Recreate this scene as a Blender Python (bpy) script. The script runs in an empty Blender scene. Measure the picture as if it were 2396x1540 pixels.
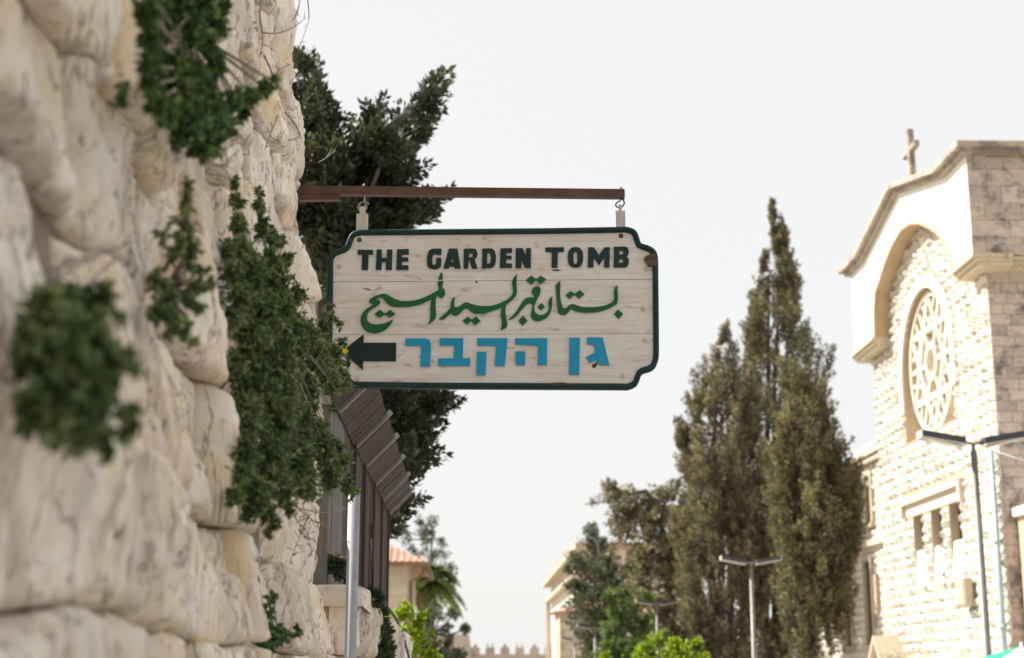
import bpy, bmesh, math, random
import numpy as np
from mathutils import Vector, Matrix, noise
from mathutils.geometry import tessellate_polygon

random.seed(7)
rng = np.random.default_rng(11)
SC = bpy.context.scene
COL = SC.collection

# ------------------------------------------------------------------ camera
FPX = 3530.0                       # focal length in units of a 2396 px wide picture
PITCH = math.atan(805 / FPX)
YAW = math.atan(98 * math.cos(PITCH) / FPX)
CAM = Vector((0, 0, 1.6))
cd = bpy.data.cameras.new('camera')
cd.sensor_width = 36.0
cd.sensor_fit = 'HORIZONTAL'
cd.lens = 36.0 * FPX / 2396
cd.clip_start = 0.05
cd.clip_end = 6000
cd.dof.use_dof = True
cd.dof.focus_distance = 7.35
cd.dof.aperture_fstop = 3.0
cd.dof.aperture_blades = 0
cam = bpy.data.objects.new('camera', cd)
COL.objects.link(cam)
cam.location = CAM
cam.rotation_euler = (math.pi / 2 + PITCH, 0, -YAW)
SC.camera = cam

# ------------------------------------------------------------------ sky, sun, exposure
SUN_AZ = math.radians(68)          # from +Y (down the street) towards -X
SUN_EL = math.radians(44)
w = bpy.data.worlds.new('World')
SC.world = w
w.use_nodes = True
nt = w.node_tree
bg = nt.nodes['Background']
sky = nt.nodes.new('ShaderNodeTexSky')
sky.sky_type = 'NISHITA'
sky.sun_disc = False
sky.sun_elevation = SUN_EL
sky.sun_rotation = -SUN_AZ
sky.air_density = 1.0
sky.dust_density = 3.0
sky.ozone_density = 0.6
mx = nt.nodes.new('ShaderNodeMix')
mx.data_type = 'RGBA'
mx.inputs[0].default_value = 0.94   # thin white veil of cloud and dust over the whole sky
nt.links.new(sky.outputs[0], mx.inputs[6])
mx.inputs[7].default_value = (4.55, 4.52, 4.46, 1)
nt.links.new(mx.outputs[2], bg.inputs[0])
bg.inputs[1].default_value = 0.1
sd = bpy.data.lights.new('sun', 'SUN')
sd.energy = 5.0
sd.angle = math.radians(0.6)
sd.color = (1.0, 0.96, 0.90)
sun = bpy.data.objects.new('sun', sd)
COL.objects.link(sun)
S = Vector((-math.sin(SUN_AZ) * math.cos(SUN_EL), math.cos(SUN_AZ) * math.cos(SUN_EL), math.sin(SUN_EL)))
sun.rotation_euler = S.to_track_quat('Z', 'Y').to_euler()
sun.location = (-20, 20, 30)
SC.view_settings.view_transform = 'Standard'
SC.view_settings.look = 'None'
SC.view_settings.gamma = 1.0
SC.view_settings.use_curve_mapping = False
SC.view_settings.exposure = 1.05
SC.cycles.use_denoising = True
SC.cycles.max_bounces = 8
SC.cycles.transparent_max_bounces = 8

# ------------------------------------------------------------------ helpers: pixels -> directions
_f = Vector((math.sin(YAW) * math.cos(PITCH), math.cos(YAW) * math.cos(PITCH), math.sin(PITCH)))
_r = Vector((math.cos(YAW), -math.sin(YAW), 0))
_u = _r.cross(_f)
def ray(px, py): return _f * FPX + _r * (px - 1198) + _u * (770 - py)
def P(px, py, Y):
    d = ray(px, py); return CAM + d * (Y / d.y)
def PX(px, py, X):
    d = ray(px, py); return CAM + d * (X / d.x)
WX0, WY0, WK, WB = -0.69, 7.4, 0.02, 0.085         # rock wall: its face, its line, its batter
def wallX(y, z): return WX0 + WK * (WY0 - y) - WB * (z - 1.6)
def PW(px, py, off=0.0):
    d = ray(px, py)
    t = (WX0 + WK * WY0 + off) / (d.x + WK * d.y + WB * d.z)
    return CAM + d * t

# ------------------------------------------------------------------ helpers: objects
ORG = {}
def tag(o, label=None, cat=None, group=None, kind=None):
    if label: o['label'] = label
    if cat: o['category'] = cat
    if group: o['group'] = group
    if kind: o['kind'] = kind
    return o
def thing(name, label, cat, loc=(0, 0, 0), group=None):
    o = bpy.data.objects.new(name, None)
    o.empty_display_size = 0.2
    COL.objects.link(o)
    o.location = loc
    ORG[o.name] = Vector(loc)
    return tag(o, label, cat, group)
def put(name, me, mat=None, parent=None, loc=(0, 0, 0)):
    """one mesh object; loc is a world position, mesh coordinates are relative to it"""
    o = bpy.data.objects.new(name, me)
    if mat is not None and len(me.materials) == 0: me.materials.append(mat)
    COL.objects.link(o)
    loc = Vector(loc)
    ORG[o.name] = loc
    if parent is not None:
        o.parent = parent
        o.location = loc - ORG[parent.name]
    else:
        o.location = loc
    return o
def mesh(name, v, f, smooth=False):
    me = bpy.data.meshes.new(name)
    me.from_pydata([tuple(a) for a in v], [], f)
    me.update()
    if smooth: me.polygons.foreach_set('use_smooth', [True] * len(me.polygons))
    return me

class MB:
    def __init__(self): self.v = []; self.f = []
    def add(self, v, f):
        n = len(self.v)
        self.v += [tuple(a) for a in v]
        self.f += [tuple(i + n for i in q) for q in f]
        return self
    def box(self, a, b, bev=0.0):
        x0, y0, z0 = a; x1, y1, z1 = b
        if bev <= 0:
            v = [(x0,y0,z0),(x1,y0,z0),(x1,y1,z0),(x0,y1,z0),(x0,y0,z1),(x1,y0,z1),(x1,y1,z1),(x0,y1,z1)]
            return self.add(v, [(3,2,1,0),(4,5,6,7),(0,1,5,4),(1,2,6,5),(2,3,7,6),(3,0,4,7)])
        c = bev; v = []; 
        bm = bmesh.new()
        bmesh.ops.create_cube(bm, size=1)
        for q in bm.verts:
            q.co = Vector(((x0+x1)/2 + q.co.x*(x1-x0), (y0+y1)/2 + q.co.y*(y1-y0), (z0+z1)/2 + q.co.z*(z1-z0)))
        bmesh.ops.bevel(bm, geom=list(bm.edges), offset=c, segments=1, affect='EDGES')
        bm.verts.index_update()
        v = [q.co[:] for q in bm.verts]; f = [[q.index for q in p.verts] for p in bm.faces]
        bm.free()
        return self.add(v, f)
    def tube(self, pts, rad, sides=8, cap=True):
        pts = [Vector(p) for p in pts]
        if not hasattr(rad, '__len__'): rad = [rad] * len(pts)
        v = []; f = []
        ref = None
        for i, p in enumerate(pts):
            t = (pts[min(i+1, len(pts)-1)] - pts[max(i-1, 0)])
            t = t.normalized() if t.length > 1e-9 else Vector((0,0,1))
            if ref is None:
                ref = t.orthogonal().normalized()
            a = (ref - t * ref.dot(t))
            a = a.normalized() if a.length > 1e-6 else t.orthogonal().normalized()
            ref = a
            b = t.cross(a)
            for k in range(sides):
                an = 2 * math.pi * k / sides
                v.append(p + (a * math.cos(an) + b * math.sin(an)) * rad[i])
        for i in range(len(pts) - 1):
            for k in range(sides):
                k2 = (k + 1) % sides
                f.append((i*sides+k, i*sides+k2, (i+1)*sides+k2, (i+1)*sides+k))
        if cap:
            f.append(tuple(range(sides))[::-1])
            f.append(tuple((len(pts)-1)*sides + k for k in range(sides)))
        return self.add(v, f)
    def poly(self, loops, fn, d0, d1):
        """loops: outer + holes of 2D points, fn(u, v, d) -> world; solid between d0 and d1"""
        flat = [q for l in loops for q in l]
        tris = tessellate_polygon([[Vector((a, b, 0)) for a, b in l] for l in loops])
        n = len(flat)
        v = [fn(a, b, d0) for a, b in flat] + [fn(a, b, d1) for a, b in flat]
        f = [tuple(t) for t in tris] + [tuple(i + n for i in t[::-1]) for t in tris]
        k = 0
        for l in loops:
            m = len(l)
            for i in range(m):
                j = (i + 1) % m
                f.append((k + i, k + j, n + k + j, n + k + i))
            k += m
        return self.add(v, f)
    def me(self, name, smooth=False, fix=True):
        m = mesh(name, self.v, self.f, smooth)
        if fix:
            bm = bmesh.new(); bm.from_mesh(m)
            bmesh.ops.recalc_face_normals(bm, faces=bm.faces[:])
            bm.to_mesh(m); bm.free()
            if smooth: m.polygons.foreach_set('use_smooth', [True] * len(m.polygons))
        return m
    def build(self, name, mat, parent=None, smooth=False, fix=True):
        return put(name, self.me(name, smooth, fix), mat, parent)

def spline(pts, closed=True, seg=5):
    """Catmull-Rom through points; a third item marks a sharp corner"""
    n = len(pts); out = []
    rngi = range(n if closed else n - 1)
    for i in rngi:
        p1 = pts[i]; p2 = pts[(i+1) % n]
        p0 = pts[i-1] if (closed or i > 0) else p1
        p3 = pts[(i+2) % n] if (closed or i + 2 < n) else p2
        if len(p1) > 2: p0 = p1
        if len(p2) > 2: p3 = p2
        for s in range(seg):
            t = s / seg
            out.append(tuple(0.5*((2*p1[k]) + (-p0[k]+p2[k])*t + (2*p0[k]-5*p1[k]+4*p2[k]-p3[k])*t*t + (-p0[k]+3*p1[k]-3*p2[k]+p3[k])*t**3) for k in (0, 1)))
    if not closed: out.append(tuple(pts[-1][:2]))
    return out

# ------------------------------------------------------------------ helpers: materials
def newmat(name):
    m = bpy.data.materials.new(name); m.use_nodes = True
    n = m.node_tree.nodes; n.clear()
    out = n.new('ShaderNodeOutputMaterial')
    b = n.new('ShaderNodeBsdfPrincipled')
    m.node_tree.links.new(b.outputs[0], out.inputs[0])
    return m, m.node_tree, b
def N(t, typ, **kw):
    n = t.nodes.new(typ)
    for k, v in kw.items(): setattr(n, k, v)
    return n
def pos(t, scale=(1, 1, 1)):
    g = N(t, 'ShaderNodeNewGeometry')
    m = N(t, 'ShaderNodeVectorMath', operation='MULTIPLY')
    t.links.new(g.outputs['Position'], m.inputs[0])
    m.inputs[1].default_value = scale
    return m.outputs[0]
def nz(t, vec, scale, detail=4, rough=0.6, dist=0.0):
    n = N(t, 'ShaderNodeTexNoise')
    n.inputs['Scale'].default_value = scale
    n.inputs['Detail'].default_value = detail
    n.inputs['Roughness'].default_value = rough
    n.inputs['Distortion'].default_value = dist
    t.links.new(vec, n.inputs['Vector'])
    return n.outputs['Fac']
def ramp(t, fac, stops):
    r = N(t, 'ShaderNodeValToRGB')
    e = r.color_ramp.elements
    while len(e) < len(stops): e.new(0.5)
    for i, (p, c) in enumerate(stops):
        e[i].position = p
        e[i].color = (c, c, c, 1) if not hasattr(c, '__len__') else (*c, 1)
    t.links.new(fac, r.inputs[0])
    return r.outputs[0]
def mix(t, fac, a, b, mode='MIX'):
    m = N(t, 'ShaderNodeMix', data_type='RGBA', blend_type=mode)
    for s, i in ((fac, 0), (a, 6), (b, 7)):
        if hasattr(s, 'is_linked'): t.links.new(s, m.inputs[i])
        elif i == 0: m.inputs[0].default_value = s
        else: m.inputs[i].default_value = (*s, 1)
    return m.outputs[2]
def bump(t, b, h, strength, dist):
    n = N(t, 'ShaderNodeBump')
    n.inputs['Strength'].default_value = strength
    n.inputs['Distance'].default_value = dist
    t.links.new(h, n.inputs['Height'])
    t.links.new(n.outputs[0], b.inputs['Normal'])
def simple(name, c1, c2, scale=3, rough=0.7, bumps=0.0, bscale=30, bdist=0.01, stretch=(1, 1, 1), metal=0.0, spec=0.5, detail=5):
    m, t, b = newmat(name)
    v = pos(t, stretch)
    f = nz(t, v, scale, detail)
    col = ramp(t, f, [(0.32, c1), (0.68, c2)])
    t.links.new(col, b.inputs['Base Color'])
    b.inputs['Roughness'].default_value = rough
    b.inputs['Metallic'].default_value = metal
    b.inputs['Specular IOR Level'].default_value = spec
    if bumps: bump(t, b, nz(t, v, bscale, 6), bumps, bdist)
    return m
def leafmat(name, dark, mid, light, trans=0.35, clump=2.5, rough=0.55):
    m, t, b = newmat(name)
    a = N(t, 'ShaderNodeAttribute', attribute_name='tint')
    f = nz(t, pos(t), clump, 3)
    s = N(t, 'ShaderNodeMath', operation='ADD'); t.links.new(a.outputs['Fac'], s.inputs[0])
    s2 = N(t, 'ShaderNodeMath', operation='MULTIPLY_ADD'); t.links.new(f, s2.inputs[0]); s2.inputs[1].default_value = 1.4; s2.inputs[2].default_value = -0.7
    t.links.new(s2.outputs[0], s.inputs[1])
    col = ramp(t, s.outputs[0], [(0.1, dark), (0.5, mid), (0.95, light)])
    t.links.new(col, b.inputs['Base Color'])
    b.inputs['Roughness'].default_value = rough
    b.inputs['Specular IOR Level'].default_value = 0.3
    tr = N(t, 'ShaderNodeBsdfTranslucent'); 
    br = mix(t, 1.0, col, (1.3, 1.45, 0.7), 'MULTIPLY')
    t.links.new(br, tr.inputs[0])
    ms = N(t, 'ShaderNodeMixShader'); ms.inputs[0].default_value = trans
    out = [n for n in t.nodes if n.type == 'OUTPUT_MATERIAL'][0]
    t.links.new(b.outputs[0], ms.inputs[1]); t.links.new(tr.outputs[0], ms.inputs[2]); t.links.new(ms.outputs[0], out.inputs[0])
    return m

def rock_material(name='limestone_rock', pale=(0.79, 0.73, 0.64), warm=(0.70, 0.56, 0.38), grey=(0.62, 0.58, 0.58)):
    m, t, b = newmat(name)
    v = pos(t)
    vs = pos(t, (5.0, 5.0, 0.9))
    oi = N(t, 'ShaderNodeObjectInfo')
    big = nz(t, v, 2.6, 4, 0.6, 0.6)
    c = mix(t, ramp(t, big, [(0.44, 0.0), (0.66, 1.0)]), pale, warm)
    g = nz(t, vs, 1.5, 5, 0.6, 0.4)
    c = mix(t, ramp(t, g, [(0.52, 0.0), (0.68, 0.8)]), c, grey)
    rosy = nz(t, pos(t, (4.0, 4.0, 1.3)), 0.9, 3)
    c = mix(t, ramp(t, rosy, [(0.56, 0.0), (0.70, 0.7)]), c, (0.60, 0.46, 0.42))
    och = nz(t, vs, 3.4, 5, 0.65, 1.0)
    c = mix(t, ramp(t, och, [(0.57, 0.0), (0.72, 0.7)]), c, (0.55, 0.38, 0.20))
    stk = nz(t, pos(t, (16, 16, 1.6)), 2.4, 6, 0.65, 0.3)
    c = mix(t, ramp(t, stk, [(0.30, 0.75), (0.41, 0.0)]), c, (0.34, 0.26, 0.19))
    crk = nz(t, pos(t, (3.6, 3.6, 0.8)), 1.3, 5, 0.6, 1.0)
    c = mix(t, ramp(t, crk, [(0.484, 0.0), (0.495, 0.7), (0.500, 0.7), (0.511, 0.0)]), c, (0.20, 0.14, 0.10))
    blo = nz(t, pos(t, (1, 1, 0.6)), 9, 5, 0.7)
    c = mix(t, ramp(t, blo, [(0.60, 0.0), (0.74, 0.5)]), c, (0.42, 0.35, 0.29))
    pit = nz(t, pos(t, (1, 1, 0.55)), 42, 3, 0.6)
    c = mix(t, ramp(t, pit, [(0.27, 0.85), (0.36, 0.0)]), c, (0.14, 0.10, 0.07))
    st2 = nz(t, pos(t, (1.6, 1.6, 1.0)), 1.7, 5, 0.65, 0.8)
    c = mix(t, ramp(t, st2, [(0.56, 0.0), (0.72, 0.6)]), c, (0.47, 0.38, 0.30))
    br = N(t, 'ShaderNodeMapRange'); br.inputs[3].default_value = 0.84; br.inputs[4].default_value = 1.1
    t.links.new(oi.outputs['Random'], br.inputs[0])
    c2 = N(t, 'ShaderNodeVectorMath', operation='SCALE'); t.links.new(c, c2.inputs[0]); t.links.new(br.outputs[0], c2.inputs['Scale'])
    t.links.new(c2.outputs[0], b.inputs['Base Color'])
    b.inputs['Roughness'].default_value = 0.85
    b.inputs['Specular IOR Level'].default_value = 0.25
    h = mix(t, 0.45, stk, nz(t, v, 60, 6, 0.65))
    h = mix(t, 0.4, h, pit)
    bump(t, b, h, 0.5, 0.02)
    return m

M = {}
M['rock'] = rock_material()
M['ochre_rock'] = rock_material('ochre_limestone', (0.62, 0.50, 0.36), (0.56, 0.38, 0.22), (0.52, 0.46, 0.40))
M['mortar'] = simple('wall_mortar', (0.16, 0.13, 0.10), (0.30, 0.25, 0.19), 9, 0.95, 0.6, 40, 0.02)
M['asphalt'] = simple('asphalt', (0.045, 0.045, 0.047), (0.07, 0.068, 0.065), 2, 0.9, 0.4, 150, 0.005)
M['paving'] = simple('paving_stone', (0.44, 0.40, 0.35), (0.53, 0.49, 0.43), 3, 0.85, 0.3, 60, 0.005)
M['soil'] = simple('dry_ground', (0.27, 0.23, 0.17), (0.36, 0.31, 0.24), 0.3, 0.95)
M['white_line'] = simple('road_paint', (0.7, 0.7, 0.68), (0.8, 0.8, 0.78), 8, 0.7)

# ------------------------------------------------------------------ the ground
def gz(y): return 0.0 if y < 18 else (-0.018 * (y - 18) if y < 224 else -0.018 * 206)
def sheet(x0, x1, top, bot, ys):
    mb = MB(); v = []; f = []
    for y in ys:
        g = gz(y); v += [(x0, y, g + top), (x1, y, g + top), (x1, y, g + bot), (x0, y, g + bot)]
    for i in range(len(ys) - 1):
        for k in range(4): f.append((4*i+k, 4*i+(k+1) % 4, 4*i+4+(k+1) % 4, 4*i+4+k))
    f += [(3, 2, 1, 0), tuple(4*(len(ys)-1)+k for k in range(4))]
    return mb.add(v, f)
YS = [-40, 18, 60, 120, 224]
tag(sheet(-3000, 3000, -0.12, -1.0, [-3000] + YS + [3000]).build('ground', M['soil']), 'dry pale ground stretching away under the street', 'ground', kind='structure')
tag(sheet(1.9, 7.0, -0.10, -0.3, YS).build('road', M['asphalt']), 'grey asphalt road running down to the city wall', 'road', kind='structure')
tag(sheet(-3, 1.9, 0.0, -0.3, YS).build('pavement', M['paving']), 'pale stone pavement beside the rock wall', 'pavement', kind='structure')
tag(sheet(7.0, 30, 0.0, -0.3, YS).build('pavement', M['paving']), 'pale stone pavement in front of the church', 'pavement', kind='structure')
lm = MB().box((4.4, 0, -0.099), (4.52, 2.2, -0.094)).me('lane_marking')
for i in range(40):
    ln = put('lane_marking', lm, M['white_line'], None, (0, i * 5.0, gz(i * 5.0)))
    if i * 5 > 18: ln.rotation_euler = (-math.atan(0.018), 0, 0)
    tag(ln, 'white dash painted down the middle of the road', 'road marking', 'dashes of the centre line', 'structure')

# ------------------------------------------------------------------ rock wall
wall = thing('rock_wall', 'tall battered wall of rough cream limestone blocks with plants in its joints', 'wall', (wallX(4, 0), 4.0, 0))
def fb(p, o=4, h=0.8): return noise.fractal(p, h, 2.0, o)
def rock(s0, s1, z0, z1, nu, nv, out, bulge, seed, frame, name='stone', mat=None, parent=None, rough=1.0, depth=0.13):
    us = np.linspace(-1, 1, nu); vs = np.linspace(-1, 1, nv)
    V = []; sd = Vector((seed * 7.31 % 50, seed * 3.77 % 50, seed * 1.93 % 50))
    cs, cz = (s0 + s1) / 2, (z0 + z1) / 2; hs, hz = (s1 - s0) / 2, (z1 - z0) / 2
    rx = min(1.0, 0.026 / hs); rz = min(1.0, 0.024 / hz)
    tilt = (random.random() - .5) * 0.09 * rough; tz = (random.random() - .5) * 0.06 * rough
    for j, vv in enumerate(vs):
        for i, uu in enumerate(us):
            s = cs + uu * hs; z = cz + vv * hz
            q = Vector((s, z, 0))
            # ragged outline, shared by neighbours so that the joints stay tight
            j1 = fb(Vector((s * 1.9, z * 1.9, 3.3)), 3) * 0.055 * rough
            j2 = fb(Vector((s * 1.9, z * 1.9, 9.1)), 3) * 0.05 * rough
            eu = max(0.0, (abs(uu) - (1 - rx)) / rx); ev = max(0.0, (abs(vv) - (1 - rz)) / rz)
            e = min(1.0, math.hypot(eu, ev))
            edge = 1 - math.sqrt(max(0.0, 1 - e * e))
            d = out + bulge * (1 - abs(uu) ** 4) ** 0.6 * (1 - abs(vv) ** 3) ** 0.6 + tilt * uu + tz * vv
            big = fb(Vector((s * 1.5, z * 0.9, 4.0)), 3)
            lean = s + 0.22 * z + 0.10 * noise.noise(Vector((s * 2.5, z * 1.5, 7))) + 0.03 * noise.noise(Vector((s * 9, z * 5, 8)))
            fl = noise.ridged_multi_fractal(Vector((lean * 5.0, z * 1.0, 2.0)) + sd, 0.8, 2.2, 5, 1.0, 2.0)
            cw = Vector((lean * 6.0, z * 2.6 + 0.5 * noise.noise(q * 5), 0)) + sd
            cells = noise.cell(cw * 2.3) * 0.3
            vp = Vector((lean * 3.6 + 0.25 * noise.noise(q * 6), z * 1.7 + 0.25 * noise.noise(q * 6 + Vector((5, 5, 0))), seed * 0.37))
            vd, vpt = noise.voronoi(vp)
            h1 = noise.noise(vpt[0] * 3.71); h2 = noise.noise(vpt[0] * 5.13 + Vector((9, 2, 4)))
            facet = h1 * 0.035 + (vp.x - vpt[0].x) * h2 * 0.075 + (vp.y - vpt[0].y) * h1 * 0.05 - max(0.0, 0.07 - (vd[1] - vd[0])) * 0.22
            d += facet * rough
            d += (big * 0.062 + fb(Vector((lean * 4.5, z * 1.8, 0)) + sd, 4) * 0.022 - (fl - 1.2) * 0.010 + cells * 0.012 + fb(Vector((lean * 22, z * 6.0, 0)) + sd, 4) * 0.007 + fb(Vector((s * 45, z * 30, 0)) + sd, 3) * 0.005) * rough
            rg = noise.noise(Vector((lean * 4.4, z * 0.8, 1)) + sd)
            d -= max(0.0, 0.06 - abs(rg)) * 0.75 * rough                      # vertical clefts
            h_ = noise.noise(Vector((s * 6.5, z * 4.0, 21)) + sd)
            d -= max(0.0, h_ - 0.50) * 0.30 * rough                           # weathered hollows
            gap = 0.016 + 0.035 * max(0.0, noise.noise(Vector((s * 3, z * 3, 30))))
            d = d - gap * edge
            V.append(frame(s + j1, z + j2, d))
    F = [(j*nu+i, j*nu+i+1, (j+1)*nu+i+1, (j+1)*nu+i) for j in range(nv-1) for i in range(nu-1)]
    # skirt going back into the wall
    ring = [i for i in range(nu)] + [j*nu+nu-1 for j in range(1, nv)] + [(nv-1)*nu+i for i in range(nu-2, -1, -1)] + [j*nu for j in range(nv-2, 0, -1)]
    b0 = len(V)
    for k in ring:
        j, i = divmod(k, nu)
        V.append(frame(cs + us[i]*hs, cz + vs[j]*hz, -depth))
    n = len(ring)
    F += [(ring[(k+1) % n], ring[k], b0 + k, b0 + (k+1) % n) for k in range(n)]
    me = mesh(name, V, F, True)
    return put(name, me, mat, parent)
def wframe(s, z, n): return (wallX(s, z) + n, s + WK * n, z)
MB().poly([[(-1.5, -0.1), (7.42, -0.1), (7.42, 5.55), (-1.5, 5.55)]], lambda s, z, d: (wallX(s, z) + d, s, z), -1.1, -0.055).build('core', M['mortar'], wall)
COURSES = [0.0, 0.36, 0.70, 1.04, 1.36, 1.672, 1.977, 2.349, 2.655, 2.99, 3.30, 3.66, 3.98, 4.34, 4.66, 5.02, 5.32, 5.6]
k = 0
for c in range(len(COURSES) - 1):
    z0, z1 = COURSES[c], COURSES[c+1]
    s = -1.5 + random.random() * 0.4
    while s < 7.45:
        L = random.uniform(0.5, 1.05)
        e = s + L
        if e > 7.1: e = 7.47
        k += 1
        vis = z1 > 1.55 and e > 1.7
        nu = int((e - s) / (0.016 if vis else 0.06)) + 6; nv = int((z1 - z0) / (0.014 if vis else 0.05)) + 5
        out = random.uniform(-0.035, 0.035)
        rock(s + 0.004, e - 0.004, z0 + 0.004, z1 - 0.004, min(nu, 64), min(nv, 30), out, random.uniform(0.0, 0.018), k, wframe, 'stone', M['rock'], wall)
        s = e
        if s > 7.4: break

# ------------------------------------------------------------------ low garden wall, fence and pole beyond it
gw = thing('garden_wall', 'low wall of ochre and white stones below the dark board fence', 'wall', (-0.7, 9.0, 0))
GX = -0.63
def gtop(y): return 2.09 - 0.02 * (y - 8.3)
MB().poly([[(8.36, -0.05), (15.2, -0.05), (15.2, gtop(15.2) - 0.08), (8.36, gtop(8.36) - 0.08)]], lambda s, z, d: (GX + d, s, z), -0.8, -0.06).build('core', M['mortar'], gw)
kk = 900
for c in range(6):
    z0 = 0.02 + c * 0.335; z1 = z0 + 0.335
    s = 8.28 + (0.0 if c % 2 else 0.25)
    if c % 2 == 0: s = 8.28
    while s < 15.1:
        e = min(15.2, s + random.uniform(0.4, 0.8)); kk += 1
        rock(s, e - 0.01, z0, z1 - 0.01, 22, 14, random.uniform(-0.03, 0.01), random.uniform(0.03, 0.07), kk, lambda a, z, n: (GX + n, a, z - 0.02 * (a - 8.3)), 'stone', M['rock'], gw)
        s = e
    x = -1.45
    while x < GX - 0.12:
        e = x + random.uniform(0.3, 0.45)
        if e > GX - 0.2: e = GX - 0.03
        kk += 1
        rock(x, e - 0.01, z0, z1 - 0.01, 14, 12, 0.0, 0.03, kk, lambda a, z, n: (a, 8.33 - n, z), 'stone', M['ochre_rock'], gw, 0.6)
        x = e
for i in range(9):
    y0 = 8.27 + i * 0.77
    kk += 1
    rock(y0, y0 + 0.76, -0.85, 0.0, 16, 16, 0.02, 0.035, kk, lambda a, q, n: (GX + 0.05 + q, a, gtop(a) - 0.06 + n), 'coping_stone', M['rock'], gw, 0.7, 0.08)

M['board'] = simple('dark_weathered_boards', (0.035, 0.025, 0.02), (0.085, 0.065, 0.052), 2.0, 0.8, 0.5, 14, 0.01, (9, 9, 0.8))
M['grey_board'] = simple('grey_weathered_boards', (0.11, 0.11, 0.11), (0.17, 0.165, 0.16), 2.0, 0.8, 0.4, 14, 0.01, (9, 9, 0.8))
M['angle_iron'] = simple('dull_grey_steel', (0.22, 0.22, 0.22), (0.33, 0.32, 0.31), 6, 0.5, metal=0.3)
FX = -0.80; FZ = 3.11
fence = thing('board_fence', 'tall dark board fence with its top leaning out over the street', 'fence', (FX, 9, 2.05))
def fz(y): return FZ
bw = 0.145; i = 0; y = 8.42
vb = MB().box((-0.02, 0.004, 0), (0.0, bw - 0.004, FZ - 2.02)).me('board'); vb2 = vb.copy()
cb = MB().add([(0, .004, 0), (0, bw-.004, 0), (.215, .004, .215), (.215, bw-.004, .215), (.014, .004, -.014), (.014, bw-.004, -.014), (.229, .004, .201), (.229, bw-.004, .201)], [(0,1,3,2),(4,6,7,5),(0,2,6,4),(1,5,7,3),(0,4,5,1),(2,3,7,6)]).me('board')
while y < 14.7:
    put('board', vb2 if y < 9.35 else vb, M['grey_board'] if y < 9.35 else M['board'], fence, (FX + random.uniform(-.006, .006), y, 2.02 + random.uniform(-.01, .0)))
    put('board', cb, M['board'], fence, (FX + random.uniform(-.004, .004), y, FZ + random.uniform(-.004, .004)))
    y += bw
iron = MB().add([(0, -.02, -.006), (0, .02, -.006), (.235, -.02, .229), (.235, .02, .229), (.02, -.02, -.03), (.02, .02, -.03), (.255, -.02, .205), (.255, .02, .205)], [(0,1,3,2),(4,6,7,5),(0,2,6,4),(1,5,7,3),(0,4,5,1),(2,3,7,6)]).me('bracket')
post = MB().box((0, -.02, 0), (.022, .02, FZ - 2.0)).me('post')
for yy in (8.72, 10.1, 11.1, 12.2, 13.3, 14.4):
    put('bracket', iron, M['angle_iron'], fence, (FX + .012, yy, FZ))
    if yy > 9: put('post', post, M['board'], fence, (FX + .008, yy, 2.0))
for x in np.arange(-1.75, FX - 0.03, 0.17):
    put('end_board', MB().box((x, 8.392, 2.0), (min(x + 0.163, FX + 0.004), 8.414, FZ + 0.0)).me('end_board'), M['grey_board'], fence)
put('rail', MB().box((-1.75, 8.366, FZ - 0.04), (FX + 0.006, 8.39, FZ + 0.01)).me('rail'), M['angle_iron'], fence)

M['galv'] = simple('galvanised_steel', (0.27, 0.28, 0.31), (0.35, 0.365, 0.39), 10, 0.62, metal=0.1)
pp = P(823, 1400, 8.05)
MB().tube([(pp.x, pp.y, 0), (pp.x, pp.y, 2.53)], 0.0315, 20).tube([(pp.x, pp.y, 0), (pp.x, pp.y, 0.012)], 0.1, 16).tube([(pp.x, pp.y, 2.53), (pp.x, pp.y, 2.545)], [0.033, 0.02], 20).build('steel_pole', M['galv'], smooth=False)
o = bpy.data.objects['steel_pole']; tag(o, 'round galvanised steel pole standing at the end of the rock wall', 'pole')
o.data.polygons.foreach_set('use_smooth', [len(p.vertices) == 4 for p in o.data.polygons])

# ------------------------------------------------------------------ the hanging sign
TH = math.radians(3.0)
SO = P(1154, 725, 7.3)
SU = Vector((math.cos(TH), -math.sin(TH), 0)); SN = Vector((-math.sin(TH), -math.cos(TH), 0))   # SN points to the street we stand in
def suv(sx, sy):
    d = ray(sx / 1.60267, sy / 1.60267)
    q = CAM + d * ((SO - CAM).dot(SN) / d.dot(SN))
    q -= SO
    return (q.dot(SU), q.z)
def sw(u, v, d): return SO + SU * u + Vector((0, 0, v)) + SN * d
def tile(ox, oy, pts): return [tuple(suv(ox + p[0] / 4, oy + p[1] / 4)) + tuple(p[2:]) for p in pts]
A_ = (1330, 1000); B_ = (1850, 1000); T3 = (1210, 840); T4 = (1880, 840); T5 = (1210, 1100); T6 = (1880, 1100)

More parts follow.
